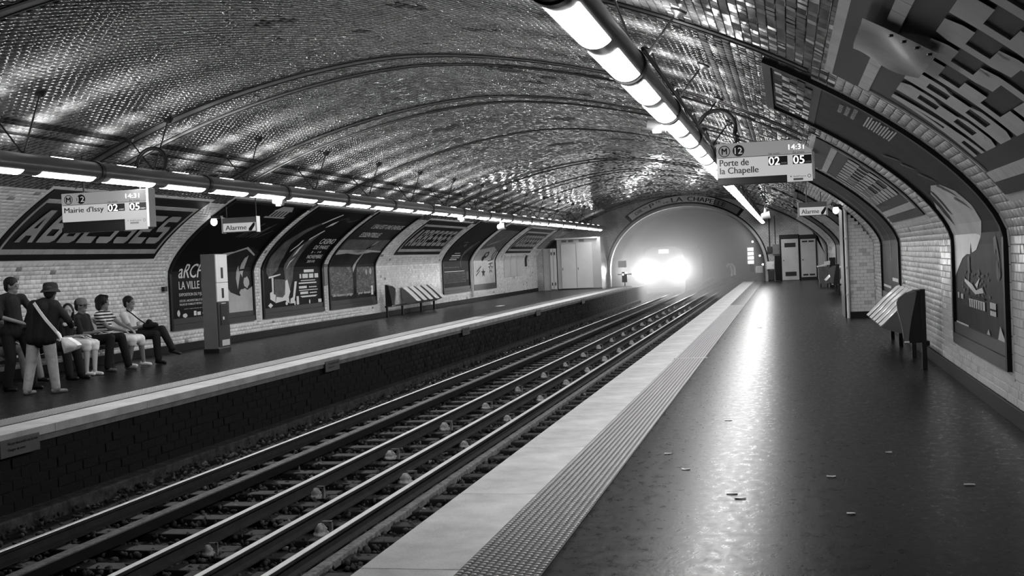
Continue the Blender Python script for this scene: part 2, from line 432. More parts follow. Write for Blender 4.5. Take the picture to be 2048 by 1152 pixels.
# near single tiles share this one mesh
def one_tile(m, nm):
    hs, hy = TS/2-.0022, TY/2-.0022; vs = []
    for e, h in ((0, -.002), (0, .007), (.004, .011)):
        vs += [(a*(hs-e), b*(hy-e), h) for a, b in ((-1, -1), (1, -1), (1, 1), (-1, 1))]
    fs = [(o+k, o+(k+1) % 4, o+4+(k+1) % 4, o+4+k) for o in (0, 4) for k in range(4)]+[(8, 9, 10, 11)]
    me = bpy.data.meshes.new('tile'); me.from_pydata(vs, [], fs); me.materials.append(m)
    a = me.attributes.new('tone', 'FLOAT', 'POINT'); a.data.foreach_set('value', np.full(12, .92, np.float32))
    return me
ME_R = one_tile(M_TILE_R, 'r')
ME_W, ME_C, ME_D = one_tile(M_TILE_W, 'w'), one_tile(M_TILE_C, 'c'), one_tile(M_TILE_D, 'd')
def single_tiles(side, s, y, dark, me_w, parent):
    inv = parent_world(parent).inverted()
    for a, b, dk in zip(s, y, dark):
        d, z, td, tz = [float(q) for q in pp(a)]
        X = Vector((side*td, 0, tz)); Zn = Vector((-side*tz, 0, td)); Yv = Vector((0, 1, 0))
        R = Matrix((X, Yv, Zn)).transposed().to_4x4()
        R = R @ Matrix.Rotation(random.gauss(0, .022), 4, 'X') @ Matrix.Rotation(random.gauss(0, .022), 4, 'Y')
        R.translation = (XC+side*d, b, z)
        o = bpy.data.objects.new('tile', ME_D if dk else me_w); C.objects.link(o)
        o.parent = parent; o.matrix_parent_inverse = inv; o.matrix_basis = R
def split_tiles(side, s0, s1, parent, mw, me_w, tilt, nsingle, vis):
    for (ya, yb, bev) in ((Y0+.5, 34, True), (34, 62.4, False)):
        s, y, dk = tile_field(side, s0, s1, ya, yb, bev, tilt)
        if bev and nsingle:
            ok = vis(s, y); idx = np.where(ok)[0]; idx = idx[np.argsort(y[idx])][:nsingle]
            single_tiles(side, s[idx], y[idx], dk[idx], me_w, parent)
            keep = np.ones(len(s), bool); keep[idx] = False; s, y, dk = s[keep], y[keep], dk[keep]
        for sel, m in ((~dk, mw), (dk, M_TILE_D)):
            if sel.any():
                V, F, tn = tiles_to_mesh(side, s[sel], y[sel], bev, tilt)
                tag(np_mesh('tile', V, F, m, parent, tn), kind='stuff')
SB = .16
def in_view(side):
    def f(s, y):
        d, z, _, _ = pp(s); X = XC+side*d; D = np.stack([X, y, z-H_CAM], 1)
        R, U, F = (np.array(q[:]) for q in (R_, U_, _f)); zz = D @ F
        return (np.abs(D @ R/zz*FPX) < 1030) & (np.abs(D @ U/zz*FPX) < 582)
    return f
split_tiles(-1, SB, SB+TS*round((S22-SB)/TS), wall_l, M_TILE_W, ME_W, .012, 0, None)
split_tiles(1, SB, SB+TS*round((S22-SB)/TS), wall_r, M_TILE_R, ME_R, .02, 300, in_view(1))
SW = SB+TS*round((S22-SB)/TS)
SWM = SW+TS*round((SZ(3.0)-SW)/TS)
split_tiles(-1, SW, SWM, ceiling, M_TILE_W, ME_W, .015, 0, None)
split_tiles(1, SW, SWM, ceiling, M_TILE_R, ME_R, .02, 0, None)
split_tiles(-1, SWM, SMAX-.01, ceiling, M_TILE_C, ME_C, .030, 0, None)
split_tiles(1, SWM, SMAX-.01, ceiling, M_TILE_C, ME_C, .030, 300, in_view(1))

# dark moulded courses crossing the vault
for ry, rw in RINGS:
    for sd in (-1, 1):
        e0, e1 = ry-rw/2-.075, ry+rw/2+.075; sA = SZ(3.14)
        slab(sd, e0, e0+.035, sA, SMAX-.002, -.005, .010).build('pale_course', M_EDC, ceiling)
        slab(sd, e0+.038, e0+.10, sA, SMAX-.002, -.005, .020).build('dark_course', M_DKC, ceiling)
        slab(sd, e0+.103, e1-.05, sA, SMAX-.002, -.005, .008).build('pale_course', M_EDC, ceiling)
        slab(sd, e1-.047, e1-.02, sA, SMAX-.002, -.005, .016).build('dark_course', M_DKC, ceiling)
# ---- floors, platforms, track bed
XE_R, XE_L = -2.28, -8.12
fr = MB().box(XE_R+.56, XC+HALF, Y0, YE, -.35, 0); fr.box(XE_R+.12, XE_R+.56, Y0, YE, -.35, -.02)
floor_r = tag(fr.build('floor', M_ASPH), 'dark glossy asphalt floor of the near platform', 'floor', kind='structure')
fl = MB().box(XC-HALF, XE_L-.46, Y0, YE, -.35, 0); fl.box(XE_L-.46, XE_L-.12, Y0, YE, -.35, -.02)
floor_l = tag(fl.build('floor', M_ASPH), 'dark glossy asphalt floor of the far platform', 'floor', kind='structure')
tag(MB().box(-8.45, -2.0, Y0, 120, -1.3, -1.02).build('floor', M_BALL), 'dark ballast bed under the tracks', 'track bed', kind='structure')
# pale edge slabs: each a part
def edge(name, x0, x1, label, ya, yb, L, trim):
    t = empty(name, (0, 0, 0), label, 'platform edge'); t['kind'] = 'structure'
    y = ya; k = 0; first = None
    while y < yb:
        if first is None or y+L > yb:
            o = MB().box(x0, x1, y+.003, min(y+L, yb)-.003, -.10, .0, .006).build('slab', M_EDGE, t); o0 = o
            first = first or o
        else:
            o = first.copy(); C.objects.link(o); o.location = (0, y-ya, 0)
        y += L
    MB().box(min(x0, x1)+(.03 if trim > 0 else -.0), max(x0, x1)-(.03 if trim < 0 else 0), ya, yb, -.17, -.095).build('slab_underside', M_EDGEF, t)
    return t
edge('trim_1', XE_R, XE_R+.56, 'broad pale edge strip of the near platform', Y0, YE+1.6, 2.0, 1)
edge('trim_2', XE_L-.46, XE_L, 'narrow pale edge strip of the far platform', Y0, YE+1.2, 2.0, -1)
# tactile strips with studs
def tactile(x0, x1, ya, yb, label, joints, rows, pitch, y_studs):
    t = empty('tactile_strip', (0, 0, 0), label, 'tactile paving'); t['kind'] = 'structure'
    ys = [ya]+joints+[yb]
    for a, b in zip(ys[:-1], ys[1:]):
        MB().box(x0, x1, a+.02, b-.02, .0, .008).build('mat', M_TACT, t)
    for j in joints:
        MB().box(x0-.02, x1+.03, j-.035, j+.035, .0, .011).build('joint', M_EDGE, t)
    me = MB().lathe([(.017, 0), (.016, .003), (.011, .0065)], n=8)
    bv = np.array(me.v); bf = [f for f in me.f if len(f) == 4]; cap = [f for f in me.f if len(f) > 4]
    V = []; F = []; n = 0; ny = int((y_studs-ya)/pitch); P = []
    for j in range(ny):
        for i in range(rows):
            P.append((x0+(x1-x0)*(i+.5)/rows, ya+(j+.5)*pitch+(.5*pitch if i % 2 else 0)))
    P = np.array(P); P = P[[min(abs(p[1]-q) for q in joints) > .06 for p in P]]
    # top disc as quads (8-gon -> 3 quads)
    bf = bf+[(16, 17, 18, 19), (16, 19, 20, 23), (20, 21, 22, 23)]
    V = (bv[None]+np.concatenate([P, np.full((len(P), 1), .008)], 1)[:, None]).reshape(-1, 3)
    F = (np.array(bf)[None]+(np.arange(len(P))*24)[:, None, None]).reshape(-1, 4)
    tag(np_mesh('stud', V, F, M_STUD, t), kind='stuff')
tactile(-1.72, -1.27, Y0, YE, 'studded dark tactile strip beside the near platform edge', [18.35, 30.95, 49.9], 11, .05, 36)
tactile(-8.98, -8.58, Y0, YE, 'studded dark tactile strip beside the far platform edge', [24.0, 43.0], 9, .055, 34)
# pit walls
pit_l = tag(MB().box(-8.5, -8.2, Y0, 75, -1.1, -.17).build('wall_pit', M_PITG), 'sooty brick face below the far platform edge', 'wall', kind='structure')
tag(MB().box(-2.2, -1.9, Y0, 75, -1.1, -.17).build('wall_pit', M_PITG), 'sooty face below the near platform edge', 'wall', kind='structure')
bw, bh = .33, .118; me = bpy.data.meshes.new('brick')
b_ = MB().box(-.02, .014, -bw/2+.006, bw/2-.006, -bh/2+.006, bh/2-.006, .006); me.from_pydata(b_.v, [], b_.f); me.materials.append(M_PITB)
at = me.attributes.new('tone', 'FLOAT', 'POINT'); at.data.foreach_set('value', np.full(len(b_.v), 1., np.float32))
P = [(Y, z, i) for i, z in enumerate([-.17-bh*(k+.5) for k in range(7)]) for Y in [6+bw*(j+.5*(i % 2)) for j in range(170)]]
P.sort(); inv = parent_world(pit_l).inverted()
vis = [p for p in P if p[0] > 11.0][:300]; rest = [p for p in P if p not in set(vis)]
for Y, z, i in vis:
    o = bpy.data.objects.new('brick', me); C.objects.link(o); o.parent = pit_l
    o.location = (-8.2+random.uniform(-.008, .008), Y, z)
bv = np.array(b_.v); bfq = np.array([f for f in b_.f if len(f) == 4]); PR = np.array([(-8.2+random.uniform(-.008, .008), Y, z) for Y, z, i in rest])
V = (bv[None]+PR[:, None]).reshape(-1, 3); F = (bfq[None]+(np.arange(len(PR))*len(bv))[:, None, None]).reshape(-1, 4)
tag(np_mesh('brick', V, F, M_PITB, pit_l, np.repeat(rng.uniform(.4, 1.8, len(PR)), len(bv))), kind='stuff')
tag(MB().box(-8.19, -7.95, Y0, 66, -1.03, -.86, .02).build('trim_3', mat('kerb concrete', .07, .8, .2, vary=.8, scale=7, bump=.6, bscale=20)), 'rough concrete kerb at the foot of the brick face', 'kerb', kind='structure')
# plaques on the far edge
k = 0
for y, txt in ((11.0, True), (20.1, False), (29.4, False), (38.6, False), (47.6, False)):
    lab = {11.0: 'grey warning plate with two lines of lettering nearest the camera below far platform edge'}.get(y, None)
    t = empty('warning_plate', (-8.1, y+.35, -.16), lab or ['small grey plate hung below the far edge level with the second poster', 'small plate hung below the far platform edge near the bench', 'small plate hung below the far edge beyond the bench', 'farthest small plate hung below the far platform edge'][k-1], 'plate', 'plates under the far platform edge')
    MB().box(-8.125, -8.105, y, y+.68, -.25, -.06, .004).build('plate', M_MID, t)
    fn = lambda u, v, h, y=y: Vector((-8.105+h, y+u, -.25+v))
    lay('lettering', [fit_text('Ne pas descendre sur la voie', .12, .64, .115, .155, .01), fit_text('Danger de mort', .12, .42, .05, .09, .01)], fn, M_BLACK, t, .002)
    k += 1
# baseboards
tag(MB().box(XC+HALF-.03, XC+HALF+.02, Y0, 27.8, 0, .16, .004).box(XC+HALF-.03, XC+HALF+.02, 29.5, YE, 0, .16, .004).build('baseboard_right', M_BASE), 'black skirting at the foot of the near platform wall', 'baseboard', kind='structure')
tag(MB().box(XC-HALF-.02, XC-HALF+.03, Y0, YE, 0, .16, .004).build('baseboard_left', M_BASE), 'black skirting at the foot of the far platform wall', 'baseboard', kind='structure')

# ---- end wall with the tunnel mouth
AX, AW, AZ, AB = -5.1, 3.98, .8, 3.23
def arch(n=48, g=0., zb=-1.1):
    P = [(AX-AW-g, zb), (AX-AW-g, AZ)]
    P += [(AX-(AW+g)*math.cos(PI*i/n), AZ+(AB+g)*math.sin(PI*i/n)) for i in range(1, n)]
    return P+[(AX+AW+g, AZ), (AX+AW+g, zb)]
A = arch(); n = len(A)
def outer(p):
    # matching point on the vault outline for a point on the arch
    i = A.index(p)
    if i < 2: return (XC-HALF-.1, p[1] if i else -1.1)
    if i > n-3: return (XC+HALF+.1, p[1] if i == n-2 else -1.1)
    fr = (i-1)/(n-3); q = SZ(.8)+(2*SMAX-2*SZ(.8))*fr
    sd, s = (-1, q) if q <= SMAX else (1, 2*SMAX-q); v = W(sd, s, 0, -.1); return (v.x, v.z)
B = [outer(p) for p in A]
mb = MB(); vs = []; fs = []
for (x, z), (X, Z) in zip(A, B): vs += [(x, YE, z), (X, YE, Z), (X, YE+.4, Z), (x, YE+.4, z)]
for i in range(n-1):
    for k in range(4): fs.append((4*i+k, 4*i+(k+1) % 4, 4*i+4+(k+1) % 4, 4*i+4+k))
M_ENDW = brick_mat('small end wall tiles', .62, .52, .16, .153, .0775)
wall_end = tag(mb.add(vs, fs).build('wall_end', M_ENDW), 'tiled end wall around the tunnel mouth', 'wall', kind='structure')
def ring_mesh(g0, g1, y0, y1, zb=0., P0=None):
    a, b = arch(60, g0, zb), arch(60, g1, zb); vs = []; fs = []
    for p, q in zip(a, b): vs += [(p[0], y0, p[1]), (q[0], y0, q[1]), (q[0], y1, q[1]), (p[0], y1, p[1])]
    for i in range(len(a)-1):
        for k in range(4): fs.append((4*i+k, 4*i+(k+1) % 4, 4*i+4+(k+1) % 4, 4*i+4+k))
    fs += [(0, 1, 2, 3), (4*len(a)-4, 4*len(a)-1, 4*len(a)-2, 4*len(a)-3)]
    return MB().add(vs, fs)
tag(ring_mesh(.0, .13, YE-.05, YE+.02).build('trim_4', M_CERW), 'pale moulded surround of the tunnel mouth', 'arch trim', kind='structure')
tag(ring_mesh(.13, .2, YE-.03, YE+.02).build('trim_5', M_CERD), 'thin dark tile line around the tunnel mouth', 'arch trim', kind='structure')
M_TUN = mat('sooty tunnel lining', .02, .7, .3, vary=.4, scale=2)
tag(ring_mesh(.02, .3, YE+.02, 122, -1.2).build('wall_tunnel', M_TUN), 'sooty lining of the tunnel beyond the mouth', 'tunnel', kind='structure')
tag(MB().box(-9.3, -1, 121, 121.3, -1.2, 4.3).build('wall_tunnel_end', M_BLACK), 'dark depth of the tunnel', 'tunnel', kind='structure')
# closing wall behind the viewer side (what the station continues into)
# direction board above the mouth
t = empty('direction_panel', (AX, YE-.04, 4.1), 'curved pale tiled panel lettered with the terminus above the tunnel mouth', 'sign')
def ap(ang, rr, y):     # ang from the crown, rr distance outside the arch
    a = PI/2-ang; return Vector((AX+(AW+rr)*math.cos(a), y, AZ+(AB+rr)*math.sin(a)))
def bandm(a0, a1, r0, r1, y0, y1):
    vs = []; fs = []; n = 30
    for i in range(n+1):
        a = a0+(a1-a0)*i/n; vs += [ap(a, r0, y0), ap(a, r1, y0), ap(a, r1, y1), ap(a, r0, y1)]
    for i in range(n):
        for k in range(4): fs.append((4*i+k, 4*i+(k+1) % 4, 4*i+4+(k+1) % 4, 4*i+4+k))
    return MB().add(vs, fs+[(0, 1, 2, 3), (4*n, 4*n+3, 4*n+2, 4*n+1)])
bandm(-.74, .72, .2, .62, YE-.02, YE+.01).build('border', M_CERD, t)
bandm(-.70, .36, .22, .56, YE-.035, YE+.01).build('pale_field', mat('aged pale panel', .8, .35, .5, vary=.2, scale=3), t)
bandm(.36, .68, .22, .56, YE-.035, YE+.01).build('grey_field', M_MID, t)
bl = []
def lett(txt, a0, a1, r0, r1): bl.append(fit_text(txt, a0, a1, r0, r1, .02))
lett('DIR', -.62, -.52, .30, .47); lett('ON', -.50, -.45, .40, .47); lett('P', -.42, -.36, .28, .50); lett('TE', -.345, -.27, .42, .52)
lett('DE', -.25, -.18, .28, .37); lett('LA', -.15, -.01, .26, .49); lett('CHAPELLE', .04, .50, .26, .49)
lay('lettering', bl, lambda u, v, h: ap(u, v, YE-.035-h), M_BLACK, t, .006)

# ================================================================== NAME PANELS
BLOCK = {'A': [[(0, 0), (.28, 0), (.5, .78), (.5, 1), (.32, 1)], [(1, 0), (.68, 1), (.5, 1), (.5, .78), (.72, 0)], [(.33, .20), (.67, .20), (.61, .42), (.39, .42)]],
 'B': [rect(0, .28, 0, 1), rect(.28, .78, .80, 1), rect(.28, .82, .41, .60), rect(.28, .78, 0, .20), [(.70, .60), (.78, .60), (.98, .68), (.98, .92), (.78, 1), (.70, 1)], [(.72, 0), (.80, 0), (1, .08), (1, .33), (.82, .43), (.72, .43)]],
 'E': [rect(0, .30, 0, 1), rect(.30, 1, .79, 1), rect(.30, .84, .40, .60), rect(.30, 1, 0, .21)],
 'S': [[(.12, .79), (1, .79), (1, .88), (.88, 1), (.12, 1), (0, .9), (0, .79)], [(0, .79), (0, .55), (.12, .41), (.3, .41), (.3, .79)], [(.3, .41), (.88, .41), (.8, .60), (.3, .60)], [(.70, .60), (.70, .0), (.88, 0), (1, .1), (1, .47), (.88, .60)], [(0, .10), (.12, 0), (.70, 0), (.70, .21), (0, .21)]]}
def edging(t, side, y0, y1, s0, s1, top=True):
    w_ = .10; s1_ = s1
    if not top: s1 = SZ(3.12)
    for a, b in ((y0-w_, y0-.004), (y1+.004, y1+w_)):
        n = int((s1-s0)/.155); L = (s1-s0)/n
        for i in range(n): slab(side, a, b, s0+i*L+.003, s0+(i+1)*L-.003, -.002, .014, ds=.2).build('edge_tile', M_EDT if side < 0 else M_EDR, t)
    for a, b in ((s0-.075, s0-.004), (s1+.004, s1+.075))[:2 if top else 1]:
        slab(side, y0-w_, y1+w_, a, b, -.002, .014).build('edge_course', M_EDT if side < 0 else M_EDR, t)
M_EDR = mat('dulled edging tile', .36, .3, .4, vary=.3, scale=3)
M_EDT = mat('white edging tile', .8, .2, .5, vary=.1, scale=3)
def name_panel(side, y0, y1, label, cat='name panel', thr=0):
    Wd = y1-y0; Hs = NM1-NM0; fn = (lambda u, v, h: W(side, NM0+v, y0+u, .03+h)) if side < 0 else (lambda u, v, h: W(side, NM0+v, y1-u, .03+h))
    o = W(side, NM0, (y0+y1)/2)
    t = empty('station_name_panel', o, label, cat, 'ceramic station name panels')
    slab(side, y0, y1, NM0, NM1, -.01, .03).build('dark_border', M_CERD, t); edging(t, side, y0, y1, NM0, NM1)
    e = [(.0, .0)]
    def fr(x0, x1, z0, z1, nm='white_border_tile', m=M_CERW, th=.012, pitch=.3):
        # courses of border tiles, each its own curved piece
        if x1-x0 > z1-z0:
            n = max(1, int((x1-x0)/pitch)); L = (x1-x0)/n
            for i in range(n):
                a, b = x0+i*L+.003, x0+(i+1)*L-.003
                ya, yb = (y0+a, y0+b) if side < 0 else (y1-b, y1-a)
                slab(side, ya, yb, NM0+z0, NM0+z1, .03, .03+th).build(nm, m, t)
        else:
            n = max(1, int((z1-z0)/pitch)); L = (z1-z0)/n
            ya, yb = (y0+x0, y0+x1) if side < 0 else (y1-x1, y1-x0)
            for i in range(n): slab(side, ya, yb, NM0+z0+i*L+.003, NM0+z0+(i+1)*L-.003, .03, .03+th).build(nm, m, t)
    a = .12
    fr(a, Wd-a, .135, .235); fr(a, Wd-a, 1.36, 1.45); fr(a, a+.05, .24, 1.355); fr(Wd-a-.05, Wd-a, .24, 1.355)
    z0, z1 = .40, 1.185; n = 8; x0 = .30; L = (Wd-2*x0)/n
    for i, ch in enumerate('ABBESSES'):
        xa, wl = x0+i*L+.05, L-.10
        bm = polys(*[[(xa+px*wl, z0+py*(z1-z0)) for px, py in P] for P in BLOCK[ch]])
        o = lay('letter', bm, fn, M_CERL, t, .014, step=.1)
    return t
labs = {'nL1': 'large ceramic name panel on the far wall behind the hanging train display', 'nL2': 'ceramic name panel on the far wall above the empty bench',
        'nL3': 'farthest ceramic name panel on the far wall near the end cabinets', 'nR1': 'huge dark and pale name panel nearest the camera on the near side vault',
        'nR2': 'name panel on the near side vault between two dark posters'}
for k, (sd, a, b) in names_.items(): name_panel(sd, a, b, labs[k])
# torn pale sheet over the near name panel
t = empty('loose_metal_sheet', W(1, SZ(2.85), 7.6), 'pale dented sheet fixed across the near name panel', 'sheet')
P = [(SZ(2.97), 7.1), (SZ(2.72), 7.0), (SZ(2.73), 7.98), (SZ(2.80), 8.08), (SZ(2.97), 8.25)]
vs = []; fs = []; nI, nJ = 10, 12
for i in range(nI+1):
    for j in range(nJ+1):
        u, v = i/nI, j/nJ; s = (SZ(2.72)*(1-u)+SZ(2.975)*u); y = (7.0+.12*u)*(1-v)+(8.0+.3*u)*v
        h = .10+.03*math.sin(u*5+v*3)*math.sin(v*4); vs.append(W(1, s, y, h))
for i in range(nI):
    for j in range(nJ): fs.append((i*(nJ+1)+j, i*(nJ+1)+j+1, (i+1)*(nJ+1)+j+1, (i+1)*(nJ+1)+j))
MB().add(vs, fs).build('sheet', mat('dull pale sheet', .22, .35, .5, vary=.4, scale=2), t, True)
for q in range(4): MB().lathe([(.014, -.006), (.014, .006)], W(1, SZ(2.74)+.08*q, 7.06+.02*q, .115)).build('fixing_hole', M_BLACK, t)

# ================================================================== POSTERS
def poster(key, label, bg, content, s1=None):
    sd, y0, y1 = posters[key]; s1 = s1 or PZ1; Hs = s1-PZ0; Wd = y1-y0
    t = empty('framed_poster', W(sd, PZ0, (y0+y1)/2), label, 'poster')
    slab(sd, y0+.05, y1-.05, PZ0+.05, s1-.05, -.01, .02).build('backing', bg, t); edging(t, sd, y0, y1, PZ0, s1, s1 < PZ1+.01)
    fw = .085
    slab(sd, y0, y0+fw, PZ0, s1, -.01, .055).build('frame_side', M_FRAME, t); slab(sd, y1-fw, y1, PZ0, s1, -.01, .055).build('frame_side', M_FRAME, t)
    slab(sd, y0+fw, y1-fw, s1-fw, s1, -.01, .055).build('frame_top', M_FRAME, t)
    slab(sd, y0+fw, y1-fw, PZ0, PZ0+.12, -.01, .055).build('frame_bottom', M_FRAMEB, t)
    slab(sd, y0+fw, y1-fw, PZ0+.125, PZ0+.24, -.01, .045).build('frame_bottom', M_FRAMEB, t)
    iw, ih, b0 = Wd-2*fw, PZ1-PZ0-fw-.24, PZ0+.24
    if sd < 0: fn = lambda u, v, h: W(sd, b0+v*ih, y0+fw+u*iw, .02+h)
    else: fn = lambda u, v, h: W(sd, b0+v*ih, y1-fw-u*iw, .02+h)
    content(t, fn)
    return t
def T(*a, **k): return fit_text(*a, **k)
def LW(t, fn, bms, m=M_PWH, th=.006, nm='print'):
    if isinstance(bms, bmesh.types.BMesh):      # flat shapes: each its own piece
        seen = set(); isl = []
        for f in bms.faces:
            if f in seen: continue
            st = [f]; seen.add(f); g = []
            while st:
                q = st.pop(); g.append(q)
                for e in q.edges:
                    for h in e.link_faces:
                        if h not in seen: seen.add(h); st.append(h)
            isl.append([[tuple(v.co[:2]) for v in q.verts] for q in g])
        if len(isl) > 30: tag(lay(nm, bms, fn, m, t, th, step=.04), kind='stuff'); return
        for k, g in enumerate(isl):
            b = bmesh.new()
            for q in g: b.faces.new([b.verts.new((x, y, 0)) for x, y in q])
            bmesh.ops.remove_doubles(b, verts=b.verts[:], dist=1e-6); lay(nm, b, fn, m, t, th+.0001*k, step=.04)
        bms.free(); return
    lay(nm, bms, fn, m, t, th, step=.04)
def blob(cx, cy, rx, ry, n=14, j=.15, ph=0):
    return [(cx+rx*math.cos(2*PI*k/n)*(1+j*math.sin(3.1*k+ph)), cy+ry*math.sin(2*PI*k/n)*(1+j*math.cos(2.3*k+ph))) for k in range(n)]
def c1(t, fn0):
    fn = lambda u, v, h: fn0(u, v*.84, h)
    LW(t, fn, polys([(.47, 0), (1, 0), (1, .52), (.80, .60), (.47, .54)]), M_PLT, .003, 'picture')
    LW(t, fn, polys([(.60, .30), (.70, .18), (.82, .14), (1, .22), (1, .56), (.85, .62), (.66, .60), (.57, .50)]), M_PDK, .005, 'picture')
    LW(t, fn, polys([(.55, .52), (.78, .60), (.95, .52), (.95, .535), (.78, .625), (.55, .535)], blob(.86, .42, .03, .1), [(.80, .2), (.84, .34), (.80, .42), (.78, .3)], blob(.88, .17, .06, .035), blob(.92, .26, .04, .05)), M_PLT, .007, 'picture')
    fn = fn0
    LW(t, fn, polys(*[[(x, .62+.0*x), (x+.014, .62), (x+.10+.01*i, .70+.04*(i % 3)), (x+.085+.01*i, .70+.04*(i % 3))] for i, x in enumerate([.5, .54, .58, .62, .68, .72, .76])]), M_PGR, .006, 'picture')
    LW(t, fn, polys(rect(.58, .86, .845, .862), *[rect(.62+.045*i, .645+.045*i, .866, .93) for i in range(5)], [(.60, .93), (.86, .93), (.80, .99), (.66, .99)]), M_PLT, .006, 'picture')
    LW(t, fn, [T('aRCHI', .09, .40, .272, .378, .015, shear=.12), T("LA VILLE D", .085, .385, .196, .250, .012), T('EXPOSITION DU 9 JUIN AU 13', .085, .46, .143, .170, .01),
               T('CITE DE L ARCHITECTURE ET DU PATRIMOINE', .085, .46, .110, .125, .01), T('PALAIS DE CHAILLOT METRO TROCADERO', .085, .46, .086, .100, .01), T('www expositions et conferences', .13, .46, .057, .064, .01)])
    LW(t, fn, polys(blob(.07, .035, .016, .022), blob(.14, .016, .026, .015), rect(.24, .27, .01, .042), rect(.28, .32, .01, .034), rect(.34, .38, .018, .026), rect(.40, .45, .016, .034)))
poster('pL1', 'tall black exhibition poster with big white lettering behind the grey pillar', M_PBLK, c1)
def c2(t, fn):
    g = [[(.06, .28), (.10, .24), (.24, .30), (.26, .42), (.22, .56), (.30, .70), (.42, .82), (.40, .84), (.24, .74), (.10, .58), (.05, .42)],
         [(.36, .20), (.42, .12), (.48, .22), (.52, .40), (.50, .56), (.56, .68), (.50, .66), (.38, .50), (.33, .34)]]
    LW(t, fn, polys(*g, [(.17, .08), (.34, .07), (.36, .22), (.18, .23)]), M_PGR, .004, 'picture')
    g = [[(.10, .07), (.18, .04), (.19, .10), (.16, .11), (.165, .24), (.135, .24), (.135, .13), (.10, .12)], [(.18, .035), (.34, .05), (.41, .02), (.40, .075), (.34, .10), (.30, .075), (.20, .085)], [(.34, .10), (.40, .075), (.43, .12), (.39, .22), (.355, .21)], [(.42, .02), (.49, .02), (.55, .20), (.51, .20), (.47, .07), (.43, .06)],
         [(.09, .235), (.28, .26), (.28, .27), (.09, .25)], [(.40, .42), (.44, .46), (.44, .56), (.41, .52)],
         [(.38, .30), (.41, .36), (.46, .42), (.40, .38)], [(.46, .60), (.58, .72), (.56, .73), (.45, .62)], [(.40, .80), (.56, .94), (.54, .95), (.42, .85), (.38, .81)], [(.52, .76), (.60, .80), (.62, .86), (.55, .82)],
         [(.30, .47), (.37, .54), (.38, .60), (.36, .60), (.35, .55), (.30, .49)]]
    LW(t, fn, polys(*g), M_PWH, .006, 'picture')
    LW(t, fn, [T('CASINO', .69, .96, .562, .625, .012), T('DE PARIS', .67, .93, .502, .545, .012), T('3 - 14', .68, .86, .458, .480, .01), T('NOVEMBRE', .66, .93, .402, .440, .012), T('2010', .70, .84, .362, .386, .01)])
    f2 = lambda u, v, h: fn(u, v if v < .1 else (v-.06)*.82+.026, h)
    LW(t, f2, polys(rect(.68, .86, .36, .39), rect(.60, .63, .30, .345), rect(.65, .75, .30, .345), rect(.77, .85, .30, .345), rect(.87, .94, .30, .345), rect(.62, .88, .272, .280), rect(.58, .90, .243, .257),
                    rect(.58, .72, .195, .22), rect(.76, .90, .20, .21), rect(.58, .92, .172, .18), rect(.60, .74, .135, .16), rect(.77, .90, .14, .15), rect(.60, .90, .11, .118), rect(.62, .88, .06, .07),
                    blob(.10, .02, .04, .02, 4, 0), blob(.36, .025, .02, .015), blob(.50, .02, .012, .02), rect(.53, .57, .005, .075), blob(.76, .02, .012, .018), rect(.92, .98, .005, .035)))
    LW(t, fn, polys(*[[(.62+.04*i, .86+.02*math.sin(i)), (.66+.04*i, .88+.02*math.sin(i)), (.66+.04*i, .89+.02*math.sin(i)), (.62+.04*i, .872+.02*math.sin(i))] for i in range(8)]), M_PGR, .006)
poster('pL2', 'black theatre poster with pale dancing legs and a column of white lettering', M_PBLK, c2)
def c3(t, fn0):
    fn = lambda u, v, h: fn0(u, v*.82, h)
    LW(t, fn, polys(rect(0, 1, .53, .76)), M_PGR, .003, 'picture'); LW(t, fn, polys([(0, .53), (1, .53), (1, .58), (.7, .60), (.45, .555), (.3, .60), (0, .60)]), M_PLT, .004, 'picture')
    LW(t, fn, polys([(0, .38), (1, .36), (1, .56), (.8, .565), (.5, .53), (.25, .55), (0, .53)]), M_PDK, .005, 'picture'); LW(t, fn, polys(rect(0, 1, .06, .385)), M_PGR, .004, 'picture')
    sp = [blob(random.random()*.96+.02, .07+random.random()*.3, .006+.02*random.random()**2, .004+.010*random.random()**2, 6, .5, random.random()*6) for _ in range(240)]
    LW(t, fn, polys(*sp), mat('poster mid grey', .24, .5, .1), .006, 'picture')
    LW(t, fn, polys([(.50, .06), (.56, .05), (.575, .30), (.60, .42), (.55, .42), (.47, .38), (.49, .30)]), M_PBLK, .008, 'picture')
    LW(t, fn, polys([(.50, .30), (.55, .36), (.58, .44), (.62, .56), (.60, .56), (.55, .46), (.49, .36)], [(.62, .56), (.74, .74), (.72, .74), (.60, .58)], blob(.80, .30, .02, .035), blob(.90, .31, .025, .04)), M_PLT, .009, 'picture')
    LW(t, fn, polys([(.62, .60), (.72, .66), (.72, .69), (.60, .62)]), M_PBLK, .010, 'picture')
    fn = fn0
    LW(t, fn, [T("L'EAU EST UNE ENERGIE", .24, .96, .782, .846, .012), T('ESSENTIELLE', .19, .63, .660, .722, .012)]); LW(t, fn, [T('Une exposition ouverte a tous', .26, .90, .885, .905, .005)], M_PGR)
    LW(t, fn, [T('Une ressource a partager', .05, .48, .028, .062, .01), T('pour demain', .60, .88, .030, .062, .01)]); LW(t, fn, polys(rect(.90, .95, .02, .11)))
poster('pL3', 'landscape poster of a slim dark figure in a field under a pale sky', M_PDK, c3)
